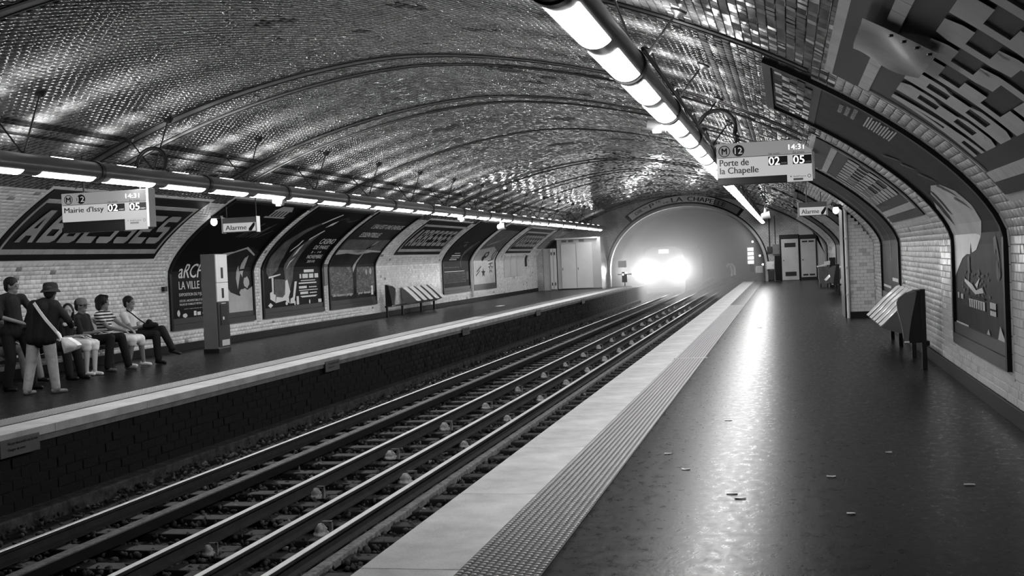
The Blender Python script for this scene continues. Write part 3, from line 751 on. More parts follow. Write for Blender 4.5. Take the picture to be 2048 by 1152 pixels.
def c4(t, fn0):
    fn = lambda u, v, h: fn0(u, v*.88, h)
    LW(t, fn, polys([(.60, .44), (.64, .42), (.80, .60), (.90, .72), (.86, .735), (.70, .62), (.62, .52)], [(.66, .28), (.69, .26), (.66, .46), (.62, .46)]), M_PGR, .004, 'picture')
    LW(t, fn, polys(rect(.30, .50, .49, .50), rect(.24, .56, .445, .465), rect(.24, .56, .415, .425), rect(.22, .48, .385, .40), rect(.05, .80, .215, .225)))
    LW(t, fn, polys(rect(.87, .95, .09, .21), rect(.04, .84, .06, .20)), M_PGR); LW(t, fn, polys(blob(.46, .64, .05, .03), blob(.40, .70, .10, .012), rect(.05, .6, .27, .285)), M_PGR)
    LW(t, fn, polys(*[rect(.06, .82-.1*(i % 2), .075+.02*i, .083+.02*i) for i in range(6)]), M_PBLK, .008)
poster('pL4', 'dark poster with a slanting pale instrument and small lines of text', M_PDK, c4)
def c5(t, fn0):
    fn = lambda u, v, h: fn0(u, v*.88, h)
    LW(t, fn, polys([(0, .0), (1, 0), (1, .50), (.6, .62), (0, .55)]), M_PLT, .003, 'picture'); LW(t, fn, polys([(0, .55), (.6, .62), (1, .5), (1, 1), (0, 1)]), M_PGR, .003, 'picture')
    st = lambda cx, cy, r: [(cx+(r if k % 2 == 0 else r*.4)*math.cos(PI*k/5+.3), cy+.8*(r if k % 2 == 0 else r*.4)*math.sin(PI*k/5+.3)) for k in range(10)]
    LW(t, fn, polys(blob(.50, .46, .10, .06), blob(.42, .40, .06, .05), st(.80, .23, .12), st(.45, .17, .10)), M_PDK, .006, 'picture')
    LW(t, fn, polys(st(.80, .23, .07), blob(.50, .465, .05, .03)), M_PLT, .008, 'picture')
    LW(t, fn, polys([(.16, .18), (.36, .26), (.36, .28), (.16, .20)], [(.12, .12), (.30, .20), (.30, .215), (.12, .14)], [(.66, .34), (.86, .36), (.86, .375), (.66, .355)], [(.70, .29), (.9, .31), (.9, .325), (.7, .305)], blob(.86, .46, .07, .10)), M_PDK, .006, 'picture')
    LW(t, fn, polys(blob(.86, .46, .04, .075)), M_PLT, .008, 'picture')
    LW(t, fn, polys(*[[(.2+.1*i, .64+.03*(i % 3)), (.5+.05*i, .70+.03*i), (.5+.05*i, .71+.03*i), (.2+.1*i, .65+.03*(i % 3))] for i in range(6)]), M_PLT, .006, 'picture')
poster('pL5', 'pale illustrated poster with dark star shapes and strokes', M_PDK, c5)
def cR1(t, fn):
    LW(t, fn, polys([(.02, .17), (.10, .20), (.2, .235), (.30, .25), (.37, .25), (.39, .29), (.41, .255), (.50, .265), (.60, .31), (.72, .36), (.74, .42), (.68, .48), (.54, .52), (.36, .53), (.18, .50), (.02, .44)]), M_PLT, .004, 'picture')
    LW(t, fn, polys([(.10, .40), (.16, .36), (.18, .40), (.19, .50), (.14, .52), (.10, .48)], [(.22, .42), (.26, .40), (.28, .50), (.24, .52)]), M_PDK, .006, 'picture')
    LW(t, fn, polys([(.30, .10), (.36, .20), (.36, .245), (.31, .24)], [(.82, .30), (.86, .31), (.90, .25), (.92, .19), (.88, .17), (.90, .22), (.86, .27), (.83, .25)], blob(.87, .205, .02, .03)), M_PGR, .007, 'picture')
    sp = [blob(.15+random.random()*.6, .09+random.random()*.11, .010, .006, 6) for _ in range(46)]
    LW(t, fn, polys(*sp), M_PGR, .008, 'picture')
    LW(t, fn, polys([(.24, .155), (.46, .118), (.62, .128), (.60, .145), (.48, .132), (.40, .15), (.25, .165)], [(.46, .15), (.56, .175), (.50, .14)], rect(.33, .64, .072, .10), rect(.73, .83, .065, .105), rect(.07, .11, .092, .112), rect(.14, .20, .092, .110), [(.85, .0), (.97, .0), (.89, .042)], [(.66, .002), (.72, .002), (.69, .02)], rect(.02, .30, .0, .006)), M_PLT, .009, 'picture')
    LW(t, fn, polys(*[rect(.36+.045*i, .372+.045*i, .072, .098) for i in range(6)], rect(.30, .64, .106, .112), rect(.73, .83, .08, .086)), M_PBLK, .011, 'picture')
    fn = lambda u, v, h: W(1, SZ(2.62)+v, 14.0-u, .02+h)
    LW(t, fn, [T('INFORMATION VOYAGEURS', 1.75, 2.55, .42, .46, .005), T('TRAVAUX DE NUIT', 1.75, 2.45, .49, .53, .005), T('MERCI DE VOTRE', 1.75, 2.35, .56, .60, .005)], M_PLT, .012)
    LW(t, fn, polys(*[rect(1.7+.05*(i % 2), 2.6-.07*(i % 3), .02+.028*i, .034+.028*i) for i in range(11)]), M_PLT, .012)
    for i in range(9):
        a_ = .5+.28*i; v_ = -.05-.10*i+.05*(i % 2)
        LW(t, fn, polys([(a_*.5, v_), (a_*.5+.35, v_-.10), (a_*.5+.5, v_-.16), (a_*.5+.3, v_-.05), (a_*.5+.1, v_+.03)]), M_PGR, .012, 'torn_paper')
poster('pR1', 'tall dark worn poster with a pale sky low down, nearest on the near wall', M_PDK, cR1, SZ(3.335))
def cR2(t, fn):
    LW(t, fn, polys([(.1, .3), (.2, .3), (.32, .8), (.24, .82)], [(.5, .2), (.55, .2), (.62, .7), (.58, .7)]), M_PGR, .004, 'picture'); LW(t, fn, polys(rect(.6, .9, .08, .1), rect(.05, .5, .03, .045)), M_PLT)
tp_ = [o for o in C.objects if o.name.startswith('framed_poster') and not o.parent][-1]
slab(1, 11.16, 14.47, SZ(3.06), SZ(3.335)-.09, .019, .028).build('upper_panel', M_CERD, tp_)
for i in range(5):
    for j in range(19):
        if random.random() < .25: continue
        sa = SZ(3.10)+i*.079; ya = 11.3+j*.156+(.078 if i % 2 else 0)
        d_ = random.uniform(-.004, .004); slab(1, ya, ya+.15, sa, sa+.074, .026, .034+d_, ds=.1).build('tile', M_GLOSS if random.random() < .6 else M_CERD, tp_)
poster('pR2', 'narrow dark poster beside the white pipe of the projecting pier', M_PDK, cR2)
# further dark posters on the near side vault
for (a, b, lb) in ((31.5, 35.4, 'dark framed poster beyond the projecting pier'), (44.0, 48.0, 'small dark framed poster far down the near wall')):
    t = empty('framed_poster', W(1, PZ0, (a+b)/2), lb, 'poster')
    slab(1, a+.05, b-.05, PZ0+.05, PZ1-.05, -.01, .03).build('backing', M_PDK, t)
    for y in (a, b-.085): slab(1, y, y+.085, PZ0, PZ1, -.01, .06).build('frame_side', M_FRAME, t)
    slab(1, a, b, PZ1-.085, PZ1, -.01, .058).build('frame_top', M_FRAME, t); slab(1, a, b, PZ0, PZ0+.24, -.01, .058).build('frame_bottom', M_FRAMEB, t)
# glossy dark panel above the near poster end (small framed glass)
t = empty('three_panel_notice', W(-1, SZ(.88), 54.6), 'pale three column notice panel under the farthest name panel', 'notice')
for i in range(3): slab(-1, 52.75+1.3*i, 53.98+1.3*i, SZ(.88), SZ(1.85), 0, .03).build('panel', M_GREYP, t)
tag(slab(-1, 57.2, 57.5, SZ(1.3), SZ(1.85), .0, .06).build('wall_plate', M_BLACK), 'small dark upright plate beside the pale notice panel', 'plate')
tag(slab(-1, 31.08, 31.32, SZ(1.15), SZ(1.75), .0, .05).build('wall_plate', M_MID), 'small dark plate between the theatre poster and the landscape poster', 'plate')
tag(slab(-1, 22.3, 22.42, SZ(1.28), SZ(1.38), .0, .08).build('wall_box', M_BLACK), 'tiny dark box at the edge of the exhibition poster', 'box')
# conduits in the gaps
for y, sd, lb in ((46.92, -1, 'pale pipe running up the wall between the last two posters'),):
    t = MB().tube([W(sd, s, y, .06) for s in np.linspace(.2, SZ(3.2), 30)], .045, 8).build('wall_pipe', M_WHITE, smooth=True); tag(t, lb, 'pipe')
# grey broad band of the last bay
tag(slab(-1, 58.7, 59.8, SZ(2.2), SZ(4.0), -.01, .05).build('trim_6', M_MID), 'plain grey band across the far vault near the end cabinets', 'band', kind='structure')
tag(slab(1, 58.7, 59.8, SZ(.0), SZ(4.0), -.01, .05).build('trim_7', M_FRAME), 'dark band across the near side vault by the end doors', 'band', kind='structure')

# ================================================================== LIGHT TUBES
def tube_light(x, z, r, ystart, period, nwin, y1, label, first_y):
    t = empty('light_tube', (x, first_y, z), label, 'light fitting', 'long lighting tubes above the platforms')
    MB().tube([(x, first_y, z), (x, y1, z)], r, 40).build('casing', M_TUBE, t, True)
    a0, a1 = math.radians(-50), math.radians(50); wl = 1.2; rr = r+.004
    def curved(y0, y1, b0, b1, c, rr, nx=14, tip=0.):
        vs = []; fs = []; ny = 6
        for j in range(ny+1):
            for i in range(nx+1):
                q = i/nx*2-1; a = c+(b0+b1)/2+(b1-b0)/2*q
                yy = y0+(y1-y0)*j/ny
                e = tip*(q*q)*(1 if j < ny/2 else -1)*abs(j-ny/2)/(ny/2)
                vs.append((x+rr*math.sin(a), yy+e, z-rr*math.cos(a)))
        for j in range(ny):
            for i in range(nx): fs.append((j*(nx+1)+i, j*(nx+1)+i+1, (j+1)*(nx+1)+i+1, (j+1)*(nx+1)+i))
        return MB().add(vs, fs)
    base = None; slot = None; ring = None
    for k in range(nwin):
        y = ystart+period*k
        if y+wl > y1: break
        if k < 26:
            for c, we in [(q_*(1 if x < -5 else -1), w_) for q_, w_ in ((-.9, .9), (-.4, .8), (.15, .8), (.7, 1.2), (1.1, 1.1))]:      # the lamps' light leaving through the slots in the top
                l = bpy.data.lights.new('slot_light', 'AREA'); l.shape = 'RECTANGLE'; l.size = .42; l.size_y = .16; l.energy = SLOTW*we; l.spread = math.radians(46)
                o = bpy.data.objects.new('slot_light', l); C.objects.link(o)
                zx = Vector((math.sin(c), 0, math.cos(c))); Mx = Matrix((Vector((0, 1, 0)), Vector((0, 1, 0)).cross(-zx)*-1, -zx))
                yv = (-zx).cross(Vector((0, 1, 0))); Mx = Matrix((Vector((0, 1, 0)), yv, -zx)).transposed().to_4x4()
                Mx.translation = Vector((x, y+.6, z))+zx*(r+.03); o.parent = t; o.matrix_parent_inverse = parent_world(t).inverted(); o.matrix_basis = Mx
        if base is None:
            base = curved(y, y+wl, a0, a1, 0, rr).build('lamp_window', M_LAMP, t, True)
            slot = curved(y+.35, y+.85, -.26, .26, PI, rr, 8, .1).build('lamp_slot', M_SLOT, t, True)
        else:
            for o in (base, slot):
                c = o.copy(); C.objects.link(c); c.location = (0, period*k, 0)
        if k % 2 == 0:
            if ring is None: ring = MB().tube([(x, y-.27, z), (x, y-.18, z)], r+.015, 40).build('joint_ring', M_TUBED, t, True); k0 = k
            else:
                c = ring.copy(); C.objects.link(c); c.location = (0, period*(k-k0), 0)
    return t
TL, TR = (-9.25, 3.07), (-1.15, 3.07)
tube_light(TR[0], TR[1], .135, 6.45, 1.54, 38, 61.8, 'nearest long grey lighting tube hung above the near platform', 3.4)
tube_light(TL[0], TL[1], .135, 11.94, 1.585, 35, 61.8, 'long grey lighting tube hung above the far platform', 6.0)
# hangers: paired rods from the vault
ORD = 'first second third fourth fifth sixth seventh eighth ninth tenth eleventh twelfth thirteenth fourteenth fifteenth sixteenth seventeenth eighteenth nineteenth twentieth'.split()
def hanger(x, y, side, label, z=3.2):
    t = empty('tube_hanger', (x, y, 3.2), label, 'hanger', 'rod hangers of the lighting tubes')
    for dx in (.28, -.42) if side < 0 else (.35, -.22):
        xx = x+dx; dd = abs(xx-XC); s = float(np.interp(-dd, -_d[2:], _s[2:])); p = W(side, s, y+(.0 if dx > 0 else .05)); nrm = W(side, s, y, 1)-W(side, s, y)
        MB().tube([(x, y, 3.19), p], .011, 8).build('rod', M_IRON, t, True)
        M = Matrix.Translation(p) @ nrm.to_track_quat('Z', 'Y').to_matrix().to_4x4()
        MB().lathe([(.075, 0), (.07, .03), (.035, .055), (.02, .08)], n=14, M=M).build('ceiling_rose', M_IRON, t, True)
    MB().box(x-.02, x+.02, y-.03, y+.03, 3.17, 3.23, .004).build('clamp', M_IRON, t)
for k in range(15):
    hanger(TL[0], 13.3+3.17*k, -1, ['rod hanger of the far tube at the frame edge', 'rod hanger of the far tube behind the cable ring'][k] if k < 2 else 'rod pair holding the far lighting tube, %s from the camera' % ORD[k])
for k in range(16):
    hanger(TR[0], 10.1+3.0*k, 1, 'rod pair holding the near lighting tube, %s from the camera' % ORD[k])
# cable rings round the tubes
for (x, y, r, lb, gp) in ((TL[0]+.03, 16.35, .24, 'dark cable loop standing on the far lighting tube', 1), (TR[0]+.28, 16.6, .25, 'dark cable loop beside the near tube above the train display', 1)):
    P = [(x+r*math.cos(a), y+.06*math.sin(a), 3.28+r*math.sin(a)) for a in np.linspace(-.4, PI+.4, 24)]
    t = empty('cable_loop', (x, y, 3.28), lb, 'cable'); MB().tube(P, .028, 10).build('cable', M_IRON, t, True)
    MB().tube([P[0], (P[0][0]+.06, y, 3.14)], .02, 8).build('cable_end', M_IRON, t, True)
# thin conduit under the vault on the near side
for (za, yb, lb) in ((3.2, 60, 'thin conduit fixed along the near side of the near lighting tube'),):
    tag(MB().tube([(TR[0]+.155, 9, 3.14), (TR[0]+.155, yb, 3.14)], .016, 8).build('conduit', M_IRON, smooth=True), lb, 'conduit')
# small glowing fixtures clipped beneath the tubes
for (x, y, z, lb) in ((TR[0]-.17, 13.0, 2.97, 'small glowing fixture clipped beside the near lighting tube'), (TL[0]+.12, 20.7, 2.86, 'small glowing fixture under the far lighting tube'), (TL[0]+.12, 33.5, 2.86, 'second glowing fixture farther along the far lighting tube')):
    t = empty('spot_fixture', (x, y, z), lb, 'lamp')
    MB().tube([(x-.1, y, z+.03), (x+.1, y, z)], [.05, .06], 12).build('housing', M_GREYP, t, True); MB().lathe([(.045, -.03), (.05, 0), (.02, .03)], (x, y, z-.03), 12).build('bulb', M_BULB, t, True)

# ================================================================== HANGING SIGNS
def display(x0, x1, y, z0, z1, zb, dest, label, rods):
    Wd = x1-x0; t = empty('train_display', ((x0+x1)/2, y, z1), label, 'sign')
    MB().box(x0, x1, y, y+.16, zb, z1, .008).build('case', M_BLACK, t)
    MB().box(x0+.0, x1-.0, y-.012, y, z0, z1-.004, .002).build('face', M_SIGNF, t)
    MB().box(x0+.005, x1-.005, y-.016, y-.011, z0+.003, z0+(z1-z0)*.57, .001).build('lower_face', M_SIGNW, t)
    MB().box(x0+Wd*.735, x1, y-.013, y, zb-.0, z0+.004, .002).build('logo_plate', M_SIGNW, t)
    MB().box(x1-.004, x1+.035, y-.02, y+.17, zb+.03, z1+.01, .003).build('side_bracket', M_GREYP, t)
    fn = lambda u, v, h: Vector((x0+u*Wd, y-.016-h, z0+v*(z1-z0)))
    asp = Wd/(z1-z0)
    def disc(cx, cy, r, r2=0, n=40):
        bm = bmesh.new(); o = [bm.verts.new((cx+r*math.cos(2*PI*k/n)/asp, cy+r*math.sin(2*PI*k/n), 0)) for k in range(n)]
        if not r2: bm.faces.new(o); return bm
        i = [bm.verts.new((cx+r2*math.cos(2*PI*k/n)/asp, cy+r2*math.sin(2*PI*k/n), 0)) for k in range(n)]
        for k in range(n): bm.faces.new((o[k], o[(k+1) % n], i[(k+1) % n], i[k]))
        return bm
    lay('line_badge', [disc(.085, .77, .165, .14), disc(.235, .77, .165)], fn, M_BLACK, t, .003)
    lay('lettering', [fit_text('M', .055, .115, .68, .86, .05)], fn, M_BLACK, t, .004)
    lay('line_number', [fit_text('12', .195, .275, .68, .86, .005)], fn, M_SIGNW, t, .006)
    lay('rule', polys(rect(.02, .99, .575, .588)), fn, M_BLACK, t, .003)
    if len(dest) == 2: tx = [fit_text(dest[0], .03, .34, .34, .53, .028), fit_text(dest[1], .03, .44, .06, .30, .024)]
    else: tx = [fit_text(dest[0], .03, .50, .26, .50, .024)]
    tx += [fit_text('1er train', .55, .665, .60, .66, .0), fit_text('2e train', .80, .92, .60, .66, .0)]
    lay('lettering', tx, fn, M_BLACK, t, .004)
    lay('digit_window', polys(rect(.545, .745, .29, .545), rect(.80, .995, .29, .545)), fn, M_BLACK, t, .004)
    lay('minutes', [fit_text('02', .55, .665, .30, .53, .012), fit_text('05', .805, .92, .30, .53, .012)], fn, M_LED, t, .007)
    lay('minutes_unit', [fit_text('min', .68, .735, .32, .38, .0), fit_text('min', .93, .985, .32, .38, .0)], fn, M_GREYP, t, .007)
    lay('clock', [fit_text('14:31', .76, .92, .71, .86, .008)], fn, M_LED, t, .005)
    lay('small_print', [fit_text('iledeFrance', .80, .93, -.08, -.03, .0)], fn, M_BLACK, t, .004)
    lay('small_print', [disc(.965, -.06, .05, .035), disc(.775, -.055, .02)]+[polys(rect(.80, .90, -.17, -.11))], fn, M_MID, t, .004)
    for xr, top in rods: MB().tube([(xr, y+.08, z1-.01), (xr, y+.08, top)], .014, 8).build('rod', M_IRON, t, True)
display(-.965, .40, 18.0, 2.68, 3.19, 2.575, ['Porte de', 'la Chapelle'], 'lit train display for the near platform hanging beside the tube', [(-.68, 3.66), (.08, 3.36)])
display(-10.52, -9.12, 16.0, 2.46, 2.89, 2.30, ["Mairie d'Issy"], 'lit train display for the far platform hanging before the name panel', [(-10.2, 3.42), (-9.27, 2.96)])
def alarm(x0, x1, y, z0, z1, label, rods, bulb):
    t = empty('alarm_sign', ((x0+x1)/2, y, z1), label, 'sign'); Wd = x1-x0
    MB().box(x0, x1, y, y+.14, z0, z1, .006).build('case', M_MID, t)
    MB().box(x0+.02, x1-.02, y-.012, y, z0+.015, z0+(z1-z0)*.62, .003).build('face', M_SIGNW, t)
    for a in (x0-.012, x1-.004): MB().box(a, a+.016, y-.01, y+.15, z0-.01, z1+.01).build('end_cap', M_GREYP, t)
    fn = lambda u, v, h: Vector((x0+u*Wd, y-.012-h, z0+v*(z1-z0)))
    lay('lettering', [fit_text('Alarme', .10, .72, .16, .48, .03)], fn, M_MID, t, .003)
    lay('stripe', polys([(.78, .06), (.86, .06), (.96, .42), (.96, .60), (.92, .60), (.78, .22)]), fn, M_BLACK, t, .003)
    for xr, top in rods: MB().tube([(xr, y+.07, z1), (xr, y+.07, top)], .010, 8).build('rod', M_IRON, t, True)
    bx, bz = bulb
    b = empty('wall_lamp', (bx, y, bz), 'glowing bulkhead lamp beside the '+('near' if bx > -5 else 'far')+' alarm sign', 'lamp')
    MB().lathe([(.02, -.085), (.06, -.05), (.07, 0), (.05, .06)], (bx, y+.02, bz), 14).build('globe', M_BULB, b, True)
    MB().box(bx-.06, bx+.16, y+.0, y+.12, bz+.06, bz+.12, .01).build('hood', M_BLACK, b)
alarm(.27, .88, 27.0, 2.30, 2.60, 'alarm sign hanging before the projecting pier on the near platform', [(.45, 3.1), (.75, 2.9)], (1.06, 2.40))
alarm(-11.17, -10.42, 22.5, 2.42, 2.72, 'alarm sign hanging before the exhibition poster on the far side', [(-10.45, 3.35), (-11.1, 3.05)], (-11.36, 2.66))
for (x, y, z, top, lb) in ((-9.03, 38.0, 2.72, 3.0, 'pale loudspeaker hanging under the far tube'), (-.59, 36.6, 2.62, 3.53, 'pale loudspeaker hanging beside the near tube before the end wall')):
    t = empty('hanging_loudspeaker', (x, y, z), lb, 'loudspeaker')
    MB().tube([(x, y, z+.1), (x, y, top)], .018, 8).build('rod', M_WHITE if top < 3.2 else M_IRON, t, True)
    MB().lathe([(.03, .22), (.045, .12), (.06, .08)], (x, y, z), 12).build('socket', M_WHITE, t, True)
    M = Matrix.Translation((x, y, z)) @ Matrix.Rotation(math.radians(80), 4, 'Y')
    MB().lathe([(.05, -.13), (.09, -.1), (.11, .1), (.12, .13)], n=18, M=M).build('horn', M_WHITE, t, True)
    MB().lathe([(.095, .128), (.09, .136)], n=18, M=M).build('mouth', M_BLACK, t, True)

# ================================================================== PIER ON THE NEAR PLATFORM
t = empty('tiled_pier', (1.55, 27.8, 0), 'white tiled pier projecting from the near wall behind the bench', 'pier')
P = [(1.25, 0), (1.25, 2.64)]+[(float(W(1, s, 0).x)+.02, float(W(1, s, 0).z)) for s in np.linspace(SZ(2.68), 0, 24)]
MB().prism(P, lambda a, b: (a, 27.8, b), lambda a, b: (a, 29.4, b)).build('core', M_GROUT, t)
for i in range(33):
    z = .14+i*TS
    for j in range(-1, 6):
        xa = 1.33+(j+.5*(i % 2))*TY; xb = xa+TY-.005; xa = max(xa, 1.335)
        if z > 1.63:
            lim = max((float(W(1, s, 0).x) for s in np.linspace(0, SMAX, 80) if abs(float(W(1, s, 0).z)-(z+TS)) < .06), default=1.3)
        else: lim = XC+HALF
        xb = min(xb, lim-.01)
        if xb-xa < .03: continue
        MB().box(xa, xb, 27.785+random.uniform(-.002, .002), 27.8, z, z+TS-.005).build('tile', M_WHITE if random.random() < .88 else M_GREYP, t)
MB().box(1.24, 1.88, 27.77, 27.8, 0, .13).build('skirting', M_BLACK, t)
MB().box(1.215, 1.24, 27.79, 29.4, 0, 2.6).build('side_edge', M_BLACK, t)
t2 = empty('down_pipe', (1.29, 27.74, 0), 'white corner pipe rising up the projecting pier', 'pipe')
MB().tube([(1.285, 27.745, .0), (1.285, 27.745, 2.62)], .035, 12).build('pipe', M_WHITE, t2, True)
for z in (.5, 1.1, 1.75, 2.4, 2.58): MB().tube([(1.285, 27.745, z), (1.285, 27.745, z+.05)], .046, 12).build('bracket', M_GREYP, t2, True)

# ================================================================== BENCHES
def bench(side, xw, ypost, tips, label, legs=True):
    """side +1: bench against the near wall (seats face the tracks, -X)"""
    sg = -side; X = lambda d: xw+sg*d      # d = distance out from the wall
    t = empty('bench', (X(.25), ypost, 0), label, 'bench', 'platform benches with moulded seats')
    y0, y1 = ypost, max(tips)+.35
    mb = MB(); mb.box(min(X(.20), X(.26)), max(X(.20), X(.26)), ypost-.02, ypost+.04, 0, 1.02, .004).build('post', M_BLACK, t)
    pl = [(.24, .34), (.24, 1.0), (.30, 1.0), (.38, .62), (.42, .34)]
    MB().prism(pl, lambda d, z: (X(d), ypost+.0, z), lambda d, z: (X(d), ypost+.03, z)).build('gusset', M_BLACK, t)
    # curved grey end shell
    prof = [(.24, 1.02), (.34, 1.015), (.44, .98), (.53, .91), (.55, .86), (.54, .74), (.51, .62), (.49, .5), (.48, .34)]
    vs = []; fs = []; nn = 8
    for i in range(nn+1):
        a = i/nn; yy = ypost-.015+.30*a; k = 1-.28*a*a
        for d, z in prof: vs.append((X(.24+(d-.24)*k*(1 if z > .8 else 1)), yy, z-.10*a*(z-.34)))
    m_ = len(prof)
    for i in range(nn):
        for j in range(m_-1): fs.append((i*m_+j, i*m_+j+1, (i+1)*m_+j+1, (i+1)*m_+j))
    MB().add(vs, fs).build('end_shell', M_SHELL, t, True)
    inner = [(.30, .98)]+[(d-.012, z-.01) for d, z in prof[2:]]+[(.42, .34), (.40, .5), (.37, .66), (.33, .84)]
    MB().prism(inner, lambda d, z: (X(d), ypost-.005, z), lambda d, z: (X(d), ypost+.05, z)).build('end_panel', M_SHELL, t)
    MB().box(min(X(.41), X(.47)), max(X(.41), X(.47)), ypost-.03, ypost-.0, .345, .365).build('foot_plate', M_WHITE, t)
    MB().box(min(X(.16), X(.24)), max(X(.16), X(.24)), ypost, y1, .30, .36, .01).build('beam', M_BLACK, t)
    for y in (y0+1.6, (y0+y1)/2+.9, y1-.3): MB().box(min(X(.17), X(.23)), max(X(.17), X(.23)), y, y+.06, 0, .31).build('leg', M_BLACK, t)
    seat = None
    for k, y in enumerate(sorted(tips)):
        if seat is None:
            y_0 = y
            # slung shell: rim falls from the high back to the front tip, pan hollowed between
            rim = [(.04, .90), (.10, .885), (.20, .80), (.32, .70), (.46, .56), (.56, .455), (.60, .42)]
            pan = [(.04, .86), (.10, .80), (.15, .66), (.22, .52), (.34, .44), (.48, .42), (.58, .405)]
            nw = 10; vs = []; fs = []
            for i in range(nw+1):
                q = i/nw*2-1; b = (1-abs(q)**6)
                for (d, z), (e, w_) in zip(rim, pan):
                    taper = 1-.25*max(0, (d-.4)/.2)**2
                    vs.append((X(d*(1-b)+e*b), y+q*.235*taper, z*(1-b)+w_*b))
            m_ = len(rim)
            for i in range(nw):
                for j in range(m_-1): fs.append((i*m_+j, i*m_+j+1, (i+1)*m_+j+1, (i+1)*m_+j))
            bm = bmesh.new(); V = [bm.verts.new(v) for v in vs]; [bm.faces.new([V[a] for a in f]) for f in fs]
            bmesh.ops.recalc_face_normals(bm, faces=bm.faces); bmesh.ops.solidify(bm, geom=bm.faces[:], thickness=.018)
            seat = [MB().bm(bm).build('seat', M_SEAT, t, True)]; bm.free()
            fl = [(.05, .88)]+rim[2:]+[(.50, .38), (.34, .33), (.2, .34), (.10, .5)]
            seat.append(MB().prism(fl, lambda d, z: (X(d), y-.245, z-.012), lambda d, z: (X(d), y-.232, z-.012)).build('seat_flank', M_SHELL, t))
        else:
            for o in seat: c = o.copy(); C.objects.link(c); c.location = (0, y-y_0, 0)
    return t
bench(1, 1.875, 15.94, [18.3, 18.95, 19.6, 20.28, 21.0], 'near bench with grey end shell against the near wall')
bench(-1, -12.5, 35.7, [37.95, 38.65, 39.35, 40.1, 40.85], 'empty bench of white seats on the far platform')
bench(-1, -12.5, 14.1, [16.6, 17.25, 17.9, 18.55, 19.25, 19.95], 'bench under the waiting people on the far platform')
bench(1, 1.875, 41.5, [43.5, 44.2, 44.9], 'far bench half hidden behind the projecting pier')

# ================================================================== KIOSK PILLAR
t = empty('intercom_pillar', (-11.4, 22.45, 0), 'grey call point pillar standing before the exhibition poster', 'call point')
kx0, kx1, ky0, ky1 = -11.57, -11.25, 22.25, 22.75
MB().box(kx0, kx1, ky0, ky1, 0, 2.0, .012).build('body', mat('brushed grey column', .17, .4, .5, vary=.1, scale=4), t)
MB().box(kx0-.01, kx1+.01, ky0-.01, ky1+.01, 0, .08).build('plinth', M_BLACK, t)
fx = kx1
for z0, z1, m, nm in ((1.42, 1.985, M_WHITE, 'upper_panel'), (1.03, 1.41, M_WHITE, 'lower_panel'), (.12, 1.02, M_IRON, 'dark_panel')):
    MB().box(fx-.005, fx+.02, ky0+.0, ky1-.0, z0, z1, .004).build(nm, m, t)
for z0, z1 in ((1.50, 1.72), (1.10, 1.30)): MB().box(fx+.018, fx+.026, ky0+.2, ky0+.29, z0, z1, .002).build('slot', M_BLACK, t)
MB().box(fx+.018, fx+.03, ky0+.10, ky1-.10, .55, .97, .01).build('recess', M_BLACK, t); MB().box(fx+.028, fx+.034, ky0+.18, ky0+.24, .66, .72).build('button', M_WHITE, t)
MB().box(fx+.018, fx+.028, ky0+.16, ky0+.34, .985, 1.0).build('label_strip', M_WHITE, t); MB().box(fx+.018, fx+.026, ky0+.12, ky1-.05, .13, .25).build('sticker', M_GREYP, t)

# ================================================================== END CABINETS, DOORS
t = empty('equipment_cabinet', (-10.4, 60.2, 0), 'tall pale two door cabinet at the end of the far platform', 'cabinet')
MB().box(-11.45, -9.2, 60.25, YE, .05, 2.62, .01).build('body', M_GREYP, t)
for a, b, z1 in ((-11.24, -10.49, 2.32), (-10.45, -9.64, 2.38)):
    d = MB().box(a, b, 60.2, 60.25, .07, z1, .006).build('door', M_WHITE, t); MB().box(a+.05, a+.09, 60.18, 60.2, 1.0, 1.12, .003).build('handle', M_MID, d)
MB().box(-11.5, -9.35, 60.1, 60.3, 2.56, 2.64, .01).build('top_rail', M_WHITE, t)
for x in (-11.2, -10.85, -10.3): MB().box(x, x+.26, 60.235, 60.255, 2.42, 2.53).build('vent', M_MID, t)
MB().box(-11.45, -9.2, 60.28, YE, 0, .05).build('plinth', M_BLACK, t)
t = empty('slotted_cabinet', (-11.85, 60.2, 0), 'narrow white cabinet with slotted open doors beside the tiled corner', 'cabinet')
MB().box(-12.19, -11.5, 60.25, YE, .0, 2.14, .01).build('body', M_GREYP, t)
for a, b in ((-11.80, -11.66), (-11.64, -11.5)):
    d = MB().box(a, b, 60.15, 60.25, .06, 2.12, .005).build('door', M_WHITE, t)
    for z in (.25, 1.8): MB().box(a+.045, b-.045, 60.14, 60.152, z, z+.15).build('slot', M_BLACK, d)
M_PILT = brick_mat('corner tiles', .6, .52, .25, .153, .0775)
tag(MB().box(-12.49, -12.2, 60.1, YE, 0, 2.15).build('wall_corner', M_PILT), 'tiled corner block beside the slotted cabinet', 'wall', kind='structure')
def door(name, x0, x1, z0, z1, label, gr, fr=.05):
    t = empty(name, ((x0+x1)/2, YE, 0), label, 'door'); t['kind'] = 'structure'
    MB().box(x0-.09, x1+.06, YE-.04, YE+.01, 0, z1+.22, .004).build('frame', M_BLACK, t)
    MB().box(x0, x1, YE-.10, YE-.04, z0, z1, .008).build('leaf', M_GREYP, t)
    for a, b, c, d in gr:
        g = MB().box(a, b, YE-.108, YE-.10, c, d, .002).build('grille', M_BLACK, t)
        for i in range(5): MB().box(a+.01, b-.01, YE-.115, YE-.107, c+(d-c)*(i+.3)/5.3, c+(d-c)*(i+.6)/5.3).build('louvre', M_IRON, g)
    MB().lathe([(.02, -.02), (.03, .02)], (x0+.09, YE-.115, 1.02), 10).build('handle', M_BLACK, t)
